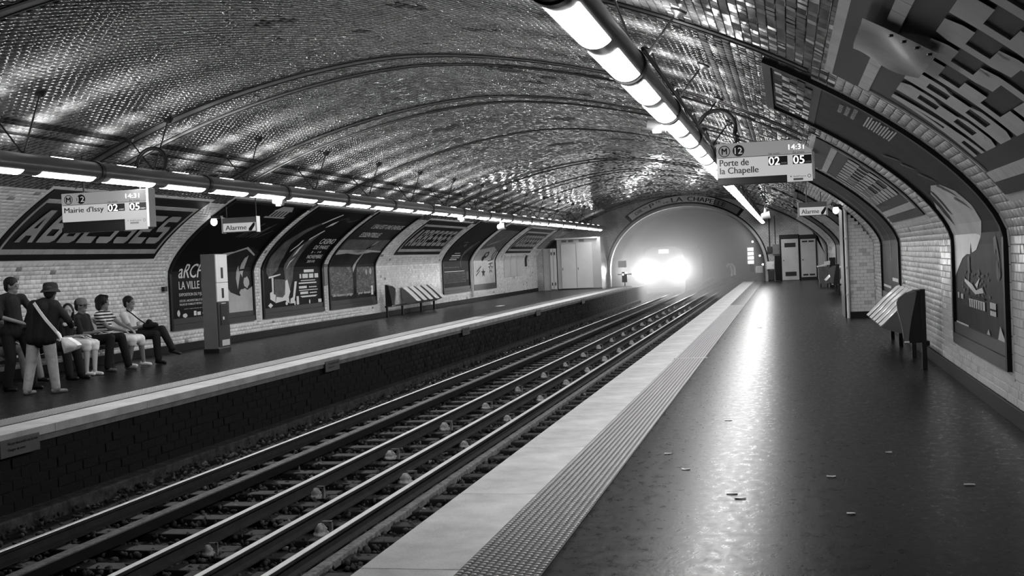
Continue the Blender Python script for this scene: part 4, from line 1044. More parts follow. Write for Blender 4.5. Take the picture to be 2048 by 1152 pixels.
door('door_1', -.29, .55, .02, 2.10, 'pale metal door with two wide dark grilles at the platform end', [(-.13, .42, 1.68, 1.90), (-.13, .42, .22, .44)])
door('door_2', .66, 1.40, .14, 2.06, 'pale metal door with paired small vents at the platform end', [(.74, 1.0, 1.90, 1.98), (1.06, 1.32, 1.90, 1.98), (.74, 1.0, .22, .30), (1.06, 1.32, .22, .30)])
P = [(.60, 2.3), (.60, 3.0)]+[(float(W(1, s, 0).x)-.02, float(W(1, s, 0).z)) for s in np.linspace(SZ(2.85), 0.02, 20)]+[(1.5, 0.0), (1.5, 2.3)]
tag(MB().prism(P, lambda a, b: (a, YE-.03, b), lambda a, b: (a, YE+.01, b)).build('wall_end_panel', M_GREYP), 'plain light grey panelling around the end doors', 'wall', kind='structure')
for (x0, x1, z0, z1, dp, m, nm, lb, ct) in ((-.72, -.36, 1.34, 1.86, .14, M_MID, 'electrical_box', 'grey electrical box beside the grilled door', 'box'), (-1.0, -.74, 1.42, 1.76, .12, M_FRAMEB, 'electrical_box', 'darker small box nearest the tunnel mouth', 'box'),
        (-1.05, -.67, .60, 1.0, .16, M_WHITE, 'white_box', 'white box low beside the tunnel mouth', 'box'), (-.64, -.32, .04, 1.28, .12, M_FRAME, 'dark_locker', 'dark upright locker beside the grilled door', 'locker'), (-.98, -.68, .04, .56, .12, M_FRAMEB, 'equipment_box', 'dark box on the floor beneath the white box', 'box')):
    t = empty(nm, ((x0+x1)/2, YE-dp, z0), lb, ct)
    MB().box(x0, x1, YE-dp, YE-.001, z0, z1, .01).build('casing', m, t); MB().box(x0+.03, x1-.03, YE-dp-.012, YE-dp+.002, z0+.03, z1-.03, .004).build('cover', m, t)
    MB().box(x1-.07, x1-.05, YE-dp-.022, YE-dp-.01, (z0+z1)/2-.03, (z0+z1)/2+.03).build('latch', M_BLACK, t)
for x in (-.86, -.58): tag(MB().tube([(x, YE-.04, 1.76), (x, YE-.04, 3.3)], .03 if x < -.7 else .018, 10).build('wall_conduit', M_FRAMEB, smooth=True), 'thicker dark conduit running up the end wall' if x < -.7 else 'thinner dark conduit running up the end wall', 'conduit')
# refuse bin
t = empty('refuse_bin', (1.42, 50, 0), 'grey refuse bin with pale lid against the near wall by the far bench', 'bin')
MB().prism([(1.22, .12), (1.18, .82), (1.62, .82), (1.58, .12)], lambda a, b: (a, 49.8, b), lambda a, b: (a, 50.35, b)).build('tub', mat('bin grey', .13, .5, .4, vary=.5, scale=4), t)
MB().obox((1.40, 50.07, .88), (.25, 0, .045), (0, .3, 0), (-.004, 0, .022)).build('lid', M_WHITE, t)
MB().obox((1.55, 50.0, .99), (.11, 0, .02), (0, .14, 0), (0, 0, .05)).build('bag', M_CLWH, t)
for x in (1.27, 1.53): MB().tube([(x-.02, 49.8, .08), (x+.02, 49.8, .08)], .08, 14).build('wheel', M_BLACK, t, True)
MB().box(1.62, 1.86, 49.9, 50.3, 0, 1.18, .01).build('back_board', M_BLACK, t)

# ================================================================== TRACKS
ZR = -.80
def rail(x, wd, ztop, label, bright=True, h=.14, shine=M_RAILT, y1=118):
    t = empty('rail', (x, Y0, ztop-h), label, 'rail')
    pf = [(-.065, 0), (.065, 0), (.065, .012), (.012, .03), (.010, h-.045), (wd/2, h-.03), (wd/2, h-.003), (-wd/2, h-.003), (-wd/2, h-.03), (-.010, h-.045), (-.012, .03), (-.065, .012)]
    MB().prism(pf, lambda a, b: (x+a, Y0, ztop-h+b), lambda a, b: (x+a, y1, ztop-h+b)).build('web', M_RAILS, t)
    MB().prism([(-wd/2+.004, h-.003), (wd/2-.004, h-.003), (wd/2-.012, h), (-wd/2+.012, h)], lambda a, b: (x+a, Y0, ztop-h+b), lambda a, b: (x+a, y1, ztop-h+b)).build('running_surface', shine, t)
    return t
rail(-6.97, .065, ZR, 'thin bright outer rail of the far track')
rail(-5.42, .075, ZR, 'bright inner rail of the far track')
rail(-4.68, .075, ZR, 'bright inner rail of the near track')
rail(-4.12, .075, ZR, 'bright conductor rail within the near track')
rail(-3.18, .065, ZR, 'outer rail of the near track under the platform edge')
# dusty guard timber within the far track
t = empty('guard_timber', (-6.3, Y0, -.9), 'dusty flat topped guard timber within the far track', 'timber')
MB().box(-6.36, -6.24, Y0, 75, -.92, -.81, .006).build('beam', M_BLACK, t); MB().box(-6.355, -6.245, Y0, 75, -.811, -.803).build('dust_crust', M_DUST, t)
tag(MB().box(-3.98, -3.88, Y0, 75, -.98, -.90, .01).build('cable_trough', M_DUST), 'low dusty cable trough beside the near track conductor rail', 'trough')
# sleepers
sl = MB().box(-1.15, 1.15, -.11, .11, -.12, .0, .012)
me = bpy.data.meshes.new('sleeper'); me.from_pydata(sl.v, [], sl.f); me.materials.append(M_SLEEP)
for trk, (xc, y_) in (('far', (-6.2, 6.25)), ('near', (-3.95, 6.0))):
    for k in range(86):
        o = bpy.data.objects.new('sleeper', me); C.objects.link(o); o.location = (xc+random.uniform(-.02, .02), y_+.653*k+random.uniform(-.02, .02), -.945+random.uniform(-.004, .006))
        o.rotation_euler = (0, 0, random.uniform(-.012, .012)); tag(o, 'dark oily timber sleeper across the %s track' % trk, 'sleeper', 'sleepers of the %s track' % trk)
# insulators and brackets
ip = MB(); ip.lathe([(.10, 0), (.085, .03), (.06, .05), (.07, .065), (.04, .10), (.03, .12)], (0, 0, 0), 12)
me_i = bpy.data.meshes.new('body'); me_i.from_pydata(ip.v, [], ip.f); me_i.materials.append(M_INS); me_i.shade_smooth()
ip = MB().box(.10, .13, -.02, .02, .0, .15); ip.box(.02, .13, -.02, .02, .13, .15)
me_b = bpy.data.meshes.new('bracket'); me_b.from_pydata(ip.v, [], ip.f); me_b.materials.append(M_DUST)
for row, (x, ya, st, n) in (('beside the inner rail of the far track', (-5.22, 7.35, 2.57, 20)), ('beside the conductor rail of the near track', (-4.45, 8.1, 2.62, 19))):
    for k in range(n):
        t = empty('rail_insulator', (x, ya+st*k, -.95), 'pale rail insulator %s, %s from the camera' % (row, ORD[k]), 'insulator', 'rail insulators '+row)
        for nm, me2 in (('body', me_i), ('bracket', me_b)):
            o = bpy.data.objects.new(nm, me2); C.objects.link(o); o.parent = t
        q_ = random.uniform(.75, 1.0); t.scale = (q_*random.uniform(.9, 1.2), q_*random.uniform(.8, 1.3), q_); t.rotation_euler = (0, 0, random.uniform(-.3, .3))
# ballast stones, joined
ico = bmesh.new(); bmesh.ops.create_icosphere(ico, subdivisions=1, radius=1); iv = np.array([v.co[:] for v in ico.verts]); ifc = np.array([[v.index for v in f.verts] for f in ico.faces]); ico.free()
NS = 15000; px = rng.uniform(-8.0, -2.3, NS); py = 6+54*rng.random(NS)**1.7
sc = rng.uniform(.014, .034, NS)[:, None]*rng.uniform(.6, 1.3, (NS, 3)); ang = rng.uniform(0, 6.28, NS)
V = iv[None]*sc[:, None]*(1+.25*rng.normal(size=(NS, len(iv), 1))); c_, s_ = np.cos(ang)[:, None], np.sin(ang)[:, None]
V = np.stack([V[..., 0]*c_-V[..., 1]*s_+px[:, None], V[..., 0]*s_+V[..., 1]*c_+py[:, None], V[..., 2]-1.0+.03+.02*rng.random(NS)[:, None]], -1).reshape(-1, 3)
F = (ifc[None]+(np.arange(NS)*len(iv))[:, None, None]).reshape(-1, 3)
tn = np.where(rng.random(NS) < .03, 3., rng.uniform(.15, .9, NS))
o = np_mesh('ballast_stones', V, F, M_STONE, None, np.repeat(tn, len(iv)))
tag(o, 'loose dark ballast stones between the rails', 'ballast', kind='stuff')

# ================================================================== TUNNEL CONTENTS: TRAIN, SIGNALS, ADDED HAZE
TY0 = 71.0; TX = -7.1
t = empty('metro_train', (TX, TY0, ZR), 'metro train in the tunnel mouth with glaring headlights', 'train')
P = [(-1.15, .1), (-1.2, .4), (-1.2, 2.2), (-1.05, 2.65), (-.6, 2.85), (.6, 2.85), (1.05, 2.65), (1.2, 2.2), (1.2, .4), (1.15, .1)]
MB().prism(P, lambda a, b: (TX+a, TY0, ZR+b), lambda a, b: (TX+a, TY0+15, ZR+b)).build('body', mat('dark train paint', .03, .5, .3), t)
for a, b in ((-1.0, -.38), (-.3, .3), (.38, 1.0)): MB().box(TX+a, TX+b, TY0-.02, TY0+.02, ZR+1.75, ZR+2.35, .01).build('windscreen', M_BLACK, t)
MB().box(TX-.3, TX+.3, TY0-.03, TY0+.0, ZR+2.45, ZR+2.7, .01).build('destination_box', M_PLT, t)
MB().box(TX-.9, TX+.9, TY0-.12, TY0, ZR+.15, ZR+.45, .02).build('coupler_beam', M_BLACK, t)
M_HEAD = mat('headlamp glass', .9, .3, emit=30)
for dx in (-1.0, 1.0):
    M = Matrix.Translation((TX+dx, TY0-.04, ZR+1.47)) @ Matrix.Rotation(PI/2, 4, 'X')
    MB().lathe([(.14, -.02), (.15, .02), (.14, .05)], n=20, M=M).build('headlight', M_HEAD, t, True)
    for k, (e, r) in enumerate(((2600, .13),)):
        l = bpy.data.lights.new('headlight_beam', 'POINT'); l.energy = HEADW; l.shadow_soft_size = r
        o = bpy.data.objects.new('headlight_beam', l); C.objects.link(o); o.location = (TX+dx, TY0-1.6, ZR+1.47); o.parent = t; o.matrix_parent_inverse = parent_world(t).inverted()
def fog_mat(d, an):
    M = bpy.data.materials.new('headlight glow haze'); M.use_nodes = True; N = M.node_tree.nodes; N.clear()
    v = N.new('ShaderNodeVolumeScatter'); v.inputs['Density'].default_value = d; v.inputs['Anisotropy'].default_value = an
    out = N.new('ShaderNodeOutputMaterial'); M.node_tree.links.new(v.outputs[0], out.inputs['Volume']); return M
a = arch(40, -.02, -.98); nA = len(a)
fs = [tuple(range(nA))[::-1], tuple(range(nA, 2*nA))]+[(i, (i+1) % nA, nA+(i+1) % nA, nA+i) for i in range(nA)]
for ya, yb, dn, lb in ((48.0, 65.9, .02, 'thin haze added over the tracks to spread the headlight bloom before the tunnel mouth'), (66.0, 70.9, .15, 'thick haze added inside the tunnel for the bloom of the headlights')):  # haze volumes added to carry the headlight bloom, denser near the train
    haze = MB().add([(p[0], y, p[1]) for y in (ya, yb) for p in a], fs).build('glow_haze', fog_mat(dn, .45)); tag(haze, lb, 'haze', kind='stuff')
# signals and plates in the tunnel mouth
tag(MB().box(-8.72, -8.28, YE+.5, YE+.55, 1.0, 1.35, .01).build('tunnel_plate', M_WHITE), 'blank pale plate just inside the tunnel on the far side', 'plate')
t = empty('tunnel_signal', (-8.5, YE+1, 0), 'small two lamp signal inside the tunnel below the pale plate', 'signal')
MB().box(-8.62, -8.34, YE+1, YE+1.2, .2, .75, .02).build('housing', M_BLACK, t); MB().tube([(-8.48, YE+1.1, -.9), (-8.48, YE+1.1, .2)], .03, 8).build('post', M_IRON, t)
for x, z in ((-8.55, .62), (-8.40, .70)): MB().lathe([(.055, -.01), (.05, .04)], n=12, M=Matrix.Translation((x, YE+.99, z)) @ Matrix.Rotation(PI/2, 4, 'X')).build('lens', M_BULB, t, True)
t = empty('tunnel_lamp', (-7.95, YE+1.5, .62), 'round bright lamp fixed in the tunnel left of the train', 'lamp')
MB().lathe([(.06, -.2), (.17, -.1), (.2, .03), (.12, .2)], (-7.95, YE+1.5, .62), 14).build('globe', M_BULB, t, True); MB().box(-8.9, -7.95, YE+1.55, YE+1.6, .60, .64).build('arm', M_IRON, t)
t = empty('tunnel_hose', (-2.85, YE+1.6, .2), 'bright curled hose hanging in the tunnel on the near side', 'hose')
MB().tube([(-3.15, YE+1.6, .78), (-3.05, YE+1.6, .92), (-2.85, YE+1.6, .92), (-2.72, YE+1.6, .75), (-2.72, YE+1.6, .35)], .06, 10).build('outer_coil', M_WHITE, t, True)
MB().tube([(-2.95, YE+1.6, .85), (-2.86, YE+1.6, .6), (-2.86, YE+1.6, .3)], .05, 10).build('inner_coil', M_WHITE, t, True)
t = empty('lit_tunnel_panel', (-1.85, YE+.7, 1.2), 'tall lit signal panel inside the tunnel on the near side', 'signal')
MB().box(-2.03, -1.67, YE+.7, YE+.85, .88, 1.80, .02).build('case', M_PLT, t)
for i in range(4): MB().box(-2.0, -1.70, YE+.68, YE+.70, .92+.22*i, 1.08+.22*i, .004).build('lit_face', mat('dim lit face', .9, .4, emit=1.2), t)
MB().box(-1.9, -1.72, YE+.72, YE+.8, .5, .88).build('support', M_FRAMEB, t)
tag(MB().box(-1.62, -1.25, YE+.7, YE+.9, .42, .78, .02).build('tunnel_box', M_PLT), 'pale square box low inside the tunnel beside the lit panel', 'box')
for x, z, lb in ((-1.72, 2.05, 'highest tiny lamp on the tunnel lining'), (-1.38, 1.32, 'middle tiny lamp on the tunnel lining'), (-1.25, .86, 'lowest tiny lamp on the tunnel lining')):
    t = empty('tunnel_pilot_lamp', (x, YE+.45, z), lb, 'lamp'); MB().lathe([(.03, -.05), (.055, 0), (.03, .05)], (x, YE+.45, z), 12).build('globe', M_BULB, t, True); MB().box(x-.02, x+.25, YE+.46, YE+.5, z-.015, z+.015).build('arm', M_IRON, t)

# ================================================================== PEOPLE
def cap_pts(a, b, ra, rb, n=12, m=4):
    a, b = Vector(a), Vector(b); d = (b-a); L = d.length or 1e-5; d = d/L; q = d.orthogonal().normalized(); w_ = d.cross(q); vs = []; fs = []
    prof = [(-ra*math.cos(PI/2*i/m), ra*math.sin(PI/2*i/m)) for i in range(1, m+1)]+[(L+rb*math.sin(PI/2*i/m), rb*math.cos(PI/2*i/m)) for i in range(0, m)]
    for z, r in prof:
        for k in range(n): vs.append(a+d*z+r*(math.cos(2*PI*k/n)*q+math.sin(2*PI*k/n)*w_))
    for i in range(len(prof)-1):
        for k in range(n): fs.append((i*n+k, i*n+(k+1) % n, (i+1)*n+(k+1) % n, (i+1)*n+k))
    vs += [a-d*ra, b+d*rb]; A_, B_ = len(vs)-2, len(vs)-1; l = (len(prof)-1)*n
    for k in range(n): fs += [(A_, (k+1) % n, k), (B_, l+k, l+(k+1) % n)]
    return vs, fs
def ell_pts(c, r, M=None, n=16, m=10):
    vs = []; fs = []
    for i in range(1, m):
        for k in range(n):
            p = Vector((r[0]*math.sin(PI*i/m)*math.cos(2*PI*k/n), r[1]*math.sin(PI*i/m)*math.sin(2*PI*k/n), r[2]*math.cos(PI*i/m))); vs.append(Vector(c)+(M @ p if M else p))
    for i in range(m-2):
        for k in range(n): fs.append((i*n+k, i*n+(k+1) % n, (i+1)*n+(k+1) % n, (i+1)*n+k))
    t_, b_ = Vector((0, 0, r[2])), Vector((0, 0, -r[2])); vs += [Vector(c)+(M @ t_ if M else t_), Vector(c)+(M @ b_ if M else b_)]; A_, B_ = len(vs)-2, len(vs)-1
    for k in range(n): fs += [(A_, k, (k+1) % n), (B_, (m-2)*n+(k+1) % n, (m-2)*n+k)]
    return vs, fs
def fuse(name, parts, m, parent, voxel=.011, smooth=4, post=None):
    """union of soft pieces into one continuous skin"""
    mb = MB()
    for p in parts:
        if len(p) == 4: mb.add(*cap_pts(*p))
        else: mb.add(*ell_pts(*p))
    o = mb.build(name, m)
    r = o.modifiers.new('r', 'REMESH'); r.mode = 'VOXEL'; r.voxel_size = voxel
    s = o.modifiers.new('s', 'SMOOTH'); s.factor = .5; s.iterations = smooth
    dg = bpy.context.evaluated_depsgraph_get(); me = bpy.data.meshes.new_from_object(o.evaluated_get(dg))
    old = o.data; o.modifiers.clear(); o.data = me; bpy.data.meshes.remove(old); me.name = name
    if not me.materials: me.materials.append(m)
    me.shade_smooth()
    if post: post(me)
    o.parent = parent; o.matrix_parent_inverse = parent_world(parent).inverted()
    return o
def ik(a, b, l1, l2, bend):
    a, b = Vector(a), Vector(b); d = b-a; L = min(d.length, (l1+l2)*.999); n = d.normalized()
    x = (l1*l1-l2*l2+L*L)/(2*L); h = math.sqrt(max(0, l1*l1-x*x)); bd = Vector(bend); bd = (bd-bd.dot(n)*n).normalized()
    return a+n*x+bd*h
def hand(wrist, dirv, palm_n, curl=.5, sc=1.):
    w_, d, n = Vector(wrist), Vector(dirv).normalized(), Vector(palm_n); n = (n-n.dot(d)*d).normalized(); s = d.cross(n); P = []
    c = w_+d*.045*sc; P.append((w_, w_+d*.075*sc, .021*sc, .019*sc)); P.append((w_+s*.018*sc+d*.03*sc, w_+s*.026*sc+d*.078*sc, .014*sc, .012*sc)); P.append((w_-s*.018*sc+d*.03*sc, w_-s*.026*sc+d*.075*sc, .014*sc, .012*sc))
    for k, (o_, L) in enumerate(((.030, .038), (.010, .046), (-.010, .043), (-.028, .032))):
        b0 = w_+d*.078*sc+s*o_*sc; d1 = (d+n*curl*.6).normalized(); b1 = b0+d1*L*sc; d2 = (d+n*curl*1.8).normalized(); b2 = b1+d2*L*.8*sc
        P += [(b0, b1, .0095*sc, .0085*sc), (b1, b2, .0085*sc, .007*sc)]
    b0 = w_+d*.02*sc+s*.022*sc; b1 = b0+(d*.6+s+n*.3).normalized()*.035*sc; b2 = b1+(d+s*.3+n*.6).normalized()*.03*sc
    P += [(b0, b1, .012*sc, .0105*sc), (b1, b2, .0105*sc, .008*sc)]
    return P
def head_parts(c, face, sc=1., up=(0, 0, 1)):
    f = Vector(face).normalized(); u = Vector(up); u = (u-u.dot(f)*f).normalized(); s = f.cross(u); M = Matrix((s, f, u)).transposed(); c = Vector(c)
    P = [(c+u*.025*sc, (.073*sc, .092*sc, .098*sc), M), (c-u*.045*sc+f*.022*sc, (.052*sc, .062*sc, .065*sc), M)]
    P += [(c+f*.088*sc+u*.018*sc, c+f*.101*sc-u*.018*sc, .008*sc, .0115*sc)]      # nose
    P += [(c+f*.078*sc-u*.055*sc-s*.018*sc, c+f*.078*sc-u*.055*sc+s*.018*sc, .012*sc, .012*sc)]   # lips
    P += [(c+f*.066*sc-u*.092*sc, c+f*.06*sc-u*.085*sc, .022*sc, .022*sc)]     # chin
    P += [(c+f*.083*sc+u*.045*sc-s*.03*sc, c+f*.083*sc+u*.045*sc+s*.03*sc, .012*sc, .012*sc)]   # brow
    for k in (-1, 1): P += [(c+s*k*.074*sc-u*.012*sc, c+s*k*.078*sc+u*.022*sc, .013*sc, .015*sc)]     # ears
    return P, (f, u, s, M)
def eyes(t, c, F, sc=1.):
    f, u, s, M = F; c = Vector(c)
    for k in (-1, 1):
        p = c+f*.079*sc+s*k*.031*sc+u*.016*sc; MB().add(*ell_pts(p, (.013*sc, .012*sc, .008*sc), M, 10, 6)).build('eye', M_BLACK, t, True)
def person(name_lab, J, top_m, leg_m, hair=None, skin=M_SKIN, sc=1., hat=None, legs='trousers', shoes=M_BLACK, sleeve=.6, top_name='top', hemlen=None, extra=None, face=(1, 0, 0), palm=(0, 0, -1), vox=.011, stripes=False):
    org = Vector(((J['hipL'][0]+J['hipR'][0])/2, (J['hipL'][1]+J['hipR'][1])/2, 0))
    t = empty('person', org, name_lab, 'person')
    V = {k: Vector(v) for k, v in J.items()}
    pel = (V['hipL']+V['hipR'])/2; ch = (V['shL']+V['shR'])/2
    for sd in 'LR':
        if 'kn'+sd not in V: V['kn'+sd] = ik(V['hip'+sd], V['an'+sd], .44*sc, .43*sc, J.get('kbend', (1, 0, .2)))
        if 'el'+sd not in V: V['el'+sd] = ik(V['sh'+sd], V['wr'+sd], .29*sc, .25*sc, J.get('ebend'+sd, (-.6, 0, -1)))
    hd, FF = head_parts(V['head'], face, sc*1.05, J.get('up', (0, 0, 1)))
    torso = [(pel+Vector((0, 0, .02)), (pel+ch)/2, .125*sc, .115*sc), ((pel+ch)/2, ch-Vector((0, 0, .06*sc)), .115*sc, .125*sc), (V['shL'], V['shR'], .055*sc, .055*sc), (V['hipL'], V['hipR'], .10*sc, .10*sc)]
    neck = [(ch-Vector((0, 0, .02)), V['head']-Vector((0, 0, .05*sc)), .064*sc, .054*sc)]
    for sd in 'LR': torso += [(ch+Vector((0, 0, .035*sc)), V['sh'+sd]-Vector((0, 0, .01)), .055*sc, .048*sc)]
    arm, leg, hands, feet = [], [], [], []
    for sd in 'LR':
        s_, e_, w_ = V['sh'+sd], V['el'+sd], V['wr'+sd]
        arm += [(s_, e_, .047*sc, .037*sc), (e_, w_, .037*sc, .025*sc)]
        hands += hand(w_, (w_-e_), palm, .7, .95*sc)
        h_, k_, a_ = V['hip'+sd], V['kn'+sd], V['an'+sd]; td = Vector(J.get('toe'+sd, J.get('toe', (1, 0, 0)))).normalized()
        leg += [(h_, k_, .082*sc, .056*sc), (k_, k_+(a_-k_)*.35, .055*sc, .053*sc), (k_+(a_-k_)*.35, a_, .053*sc, .036*sc)]
        feet += [(a_-Vector((0, 0, .045)), a_+td*.13*sc-Vector((0, 0, .058)), .034*sc, .026*sc), (a_-Vector((0, 0, .045))-td*.03*sc, a_-Vector((0, 0, .03)), .033*sc, .035*sc)]
    fuse('body', torso+neck+hd+arm+leg+feet+hands, skin, t, .0095, 3)
    eyes(t, V['head'], FF, sc*1.05)
    # clothing follows the body
    g = lambda P, e: [(a, b, r+e, q+e) for a, b, r, q in P]
    tp = g(torso, .016)
    for sd in 'LR':
        s_, e_, w_ = V['sh'+sd], V['el'+sd], V['wr'+sd]
        if hemlen: tp += [(s_-Vector((0, 0, .04)), V['hip'+sd]-Vector((0, 0, hemlen)), .095*sc, .125*sc)]
        if hemlen and sd == 'R': tp += [(ch-Vector((0, 0, .1)), pel+Vector((0, 0, .0)), .115*sc, .135*sc)]
        if sleeve >= .5: tp += [(s_, s_+(e_-s_)*min(1, sleeve), .062*sc, .055*sc)]
        if sleeve > 1: tp += [(e_, e_+(w_-e_)*(sleeve-1), .052*sc, .042*sc)]
        elif sleeve < .5: tp += [(s_, s_+(e_-s_)*sleeve, .060*sc, .056*sc)]
    o = fuse(top_name, tp, top_m, t, vox, 4)
    if legs == 'trousers':
        lg = [(V['hipL'], V['hipR'], .118*sc, .118*sc)]
        for sd in 'LR':
            h_, k_, a_ = V['hip'+sd], V['kn'+sd], V['an'+sd]; lg += [(h_, k_, .105*sc, .08*sc), (k_, a_+Vector((0, 0, .0)), .08*sc, .066*sc)]
        fuse('trousers', lg, leg_m, t, vox, 4)
    elif legs == 'skirt':
        k_ = (V['knL']+V['knR'])/2; lg = [(V['hipL'], V['hipR'], .12*sc, .12*sc)]
        for sd in 'LR': lg += [(V['hip'+sd], V['kn'+sd], .115*sc, .085*sc), (V['kn'+sd], V['kn'+sd]+(V['an'+sd]-V['kn'+sd])*.16, .082*sc, .078*sc)]
        lg += [(pel, k_, .10*sc, .08*sc)]
        fuse('skirt', lg, leg_m, t, vox, 4)
    for sd in 'LR':
        a_ = V['an'+sd]; td = Vector(J.get('toe'+sd, J.get('toe', (1, 0, 0)))).normalized()
        fuse('shoe', [(a_-Vector((0, 0, .048))-td*.04*sc, a_+td*.15*sc-Vector((0, 0, .062)), .040*sc, .031*sc), (a_-Vector((0, 0, .05))-td*.035*sc, a_-Vector((0, 0, .035))-td*.03*sc, .040*sc, .040*sc)], shoes, t, .010, 2)
    f, u, s, M = FF; c = V['head']; hs = 1.05*sc
    if hair:
        hp = []
        hs0 = hs
        if hair in ('bob', 'short'): hs = hs*(1.17 if hair == 'bob' else 1.07)
        if hair == 'bob':
            hp = [(c+u*.045*hs-f*.022*hs, (.092*hs, .100*hs, .092*hs), M), (c-f*.055*hs-u*.02*hs, (.085*hs, .06*hs, .085*hs), M)]
            for k in (-1, 1): hp += [(c+s*k*.07*hs-f*.02*hs+u*.03*hs, c+s*k*.072*hs-f*.03*hs-u*.065*hs, .032*hs, .028*hs)]
            hp += [(c+f*.06*hs+u*.10*hs, c+u*.115*hs-f*.03*hs, .028*hs, .03*hs)]
        elif hair == 'short':
            hp = [(c+u*.048*hs-f*.018*hs, (.084*hs, .097*hs, .088*hs), M), (c-f*.055*hs-u*.0*hs, (.070*hs, .045*hs, .075*hs), M)]
        elif hair == 'long':
            hp = [(c+u*.045*hs-f*.02*hs, (.088*hs, .098*hs, .090*hs), M), (c-f*.06*hs-u*.03*hs, c-f*.07*hs-u*.20*hs, .065*hs, .05*hs)]
            for k in (-1, 1): hp += [(c+s*k*.072*hs-f*.01*hs+u*.03*hs, c+s*k*.075*hs-f*.03*hs-u*.15*hs, .028*hs, .025*hs)]
        fuse('hair', hp, M_HAIR, t, .010, 2); hs = hs0
    if hat:
        M4 = M.to_4x4(); M4.translation = c
        if hat == 'brim': pr = [(.125, .035), (.14, .015), (.118, .045), (.104, .06), (.10, .115), (.085, .145), (.04, .155)]
        else: pr = [(.093, .04), (.094, .07), (.085, .115), (.055, .145), (.01, .152)]
        MB().lathe([(r*hs, z*hs) for r, z in pr], n=28, M=M4).build('hat', M_CLDK if hat == 'brim' else M_CLGY, t, True)
        if hat != 'brim': MB().add(*ell_pts(c+f*.10*hs+u*.05*hs, (.065*hs, .06*hs, .008*hs), M, 16, 6)).build('cap_peak', M_CLGY, t, True)
    return t, V, FF
# striped knit: bands of woven colour
def stripe_mat():
    M = bpy.data.materials.new('striped knit'); M.use_nodes = True; N = M.node_tree.nodes; L = M.node_tree.links; b = N['Principled BSDF']; b.inputs['Roughness'].default_value = .85
    tc = N.new('ShaderNodeTexCoord'); w_ = N.new('ShaderNodeTexWave'); w_.wave_type = 'BANDS'; w_.bands_direction = 'Z'; w_.inputs['Scale'].default_value = 5.6; w_.inputs['Distortion'].default_value = .6; w_.inputs['Detail Scale'].default_value = .5
    L.new(tc.outputs['Object'], w_.inputs['Vector']); r = N.new('ShaderNodeValToRGB'); r.color_ramp.interpolation = 'CONSTANT'; r.color_ramp.elements[0].color = (.012, .012, .012, 1)
    r.color_ramp.elements[1].position = .5; r.color_ramp.elements[1].color = (.75, .75, .75, 1); L.new(w_.outputs['Fac'], r.inputs[0]); L.new(r.outputs[0], b.inputs['Base Color']); return M
M_STRIPE = stripe_mat()
def seated(y, x=-11.92, sh=(.08, .0), hz=.53, head=(.10, .0, 1.16), an=((-11.35, 0), (-11.3, .3)), wr=((.42, .1, .62), (.42, -.1, .62)), sw=.17, shz=.98, toe=(1, -.15, 0), anz=.085, **k):
    # L is the side nearer the camera (-Y)
    J = dict(hipL=(x+.02, y-.09, hz), hipR=(x+.02, y+.09, hz), shL=(x-.06+sh[0], y-sw+sh[1], shz), shR=(x-.06+sh[0], y+sw+sh[1], shz), head=(x+head[0], y+head[1], head[2]),
             anL=(an[0][0], an[0][1], anz), anR=(an[1][0], an[1][1], anz), wrL=(x+wr[0][0], y+wr[0][1], wr[0][2]), wrR=(x+wr[1][0], y+wr[1][1], wr[1][2]), toe=toe)
    J.update(k); return J
# woman in white tee, legs crossed, bag in lap (farthest of the row)
J = seated(19.95, x=-11.86, head=(.02, .0, 1.12), shz=0.91, sh=(.05, 0))
J.update(knL=(-11.30, 19.90, .53), anL=(-11.25, 19.86, .09), knR=(-11.24, 20.02, .62), anR=(-11.03, 19.98, .27), toeR=(1, .1, -.25), wrL=(-11.55, 19.92, .70), wrR=(-11.50, 20.06, .70))
person('seated woman in a white top and black trousers with legs crossed', J, M_CLWH, M_CLBK, 'short', sleeve=.5, sc=.97)
t = empty('handbag', (-11.45, 20.0, .70), 'black handbag on the lap of the woman in the white top', 'bag')
fuse('bag_body', [((-11.52, 19.93, .70), (-11.36, 20.0, .70), .055, .06), ((-11.46, 19.96, .76), (-11.42, 19.98, .70), .06, .06)], M_CLBK, t, .012, 3)
MB().tube([(-11.84, 19.86, 1.0), (-11.72, 19.84, .93), (-11.60, 19.86, .82), (-11.52, 19.93, .74)], .012, 8).build('strap', M_CLBK, t, True)
# woman in striped tee and white skirt
J = seated(19.2, x=-11.92, head=(.01, .0, 1.15), shz=0.95, sh=(.06, 0))
J.update(knL=(-11.34, 19.15, .50), knR=(-11.28, 19.32, .50), anL=(-11.42, 19.15, .10), anR=(-11.30, 19.42, .10), wrL=(-11.50, 19.10, .67), wrR=(-11.46, 19.30, .68))
person('seated woman in a black and white striped top and white skirt', J, M_STRIPE, M_CLWH, 'bob', legs='skirt', shoes=M_CLWH, sleeve=.45, face=(1, .12, .02))
# man in grey cap, dark clothes
J = seated(18.5, x=-11.90, head=(.0, .0, 1.13), shz=0.94, sh=(.04, 0))
J.update(knL=(-11.32, 18.42, .58), knR=(-11.26, 18.66, .58), anL=(-11.34, 18.34, .095), anR=(-11.18, 18.72, .095), wrL=(-11.60, 18.42, .68), wrR=(-11.55, 18.58, .68))
person('seated man in a grey cap and black clothes leaning forward', J, M_CLDK, M_CLBK, 'short', hat='cap', shoes=M_PGR, sleeve=1.0, face=(1, .05, -.1))
t = empty('folded_paper', (-11.45, 18.1, .62), 'rolled white paper held across the lap by the seated man', 'paper')
MB().obox((-11.46, 18.02, .60), (.15, .03, -.06), (0, .02, 0), (.004, 0, .012)).build('roll', M_WHITE, t)
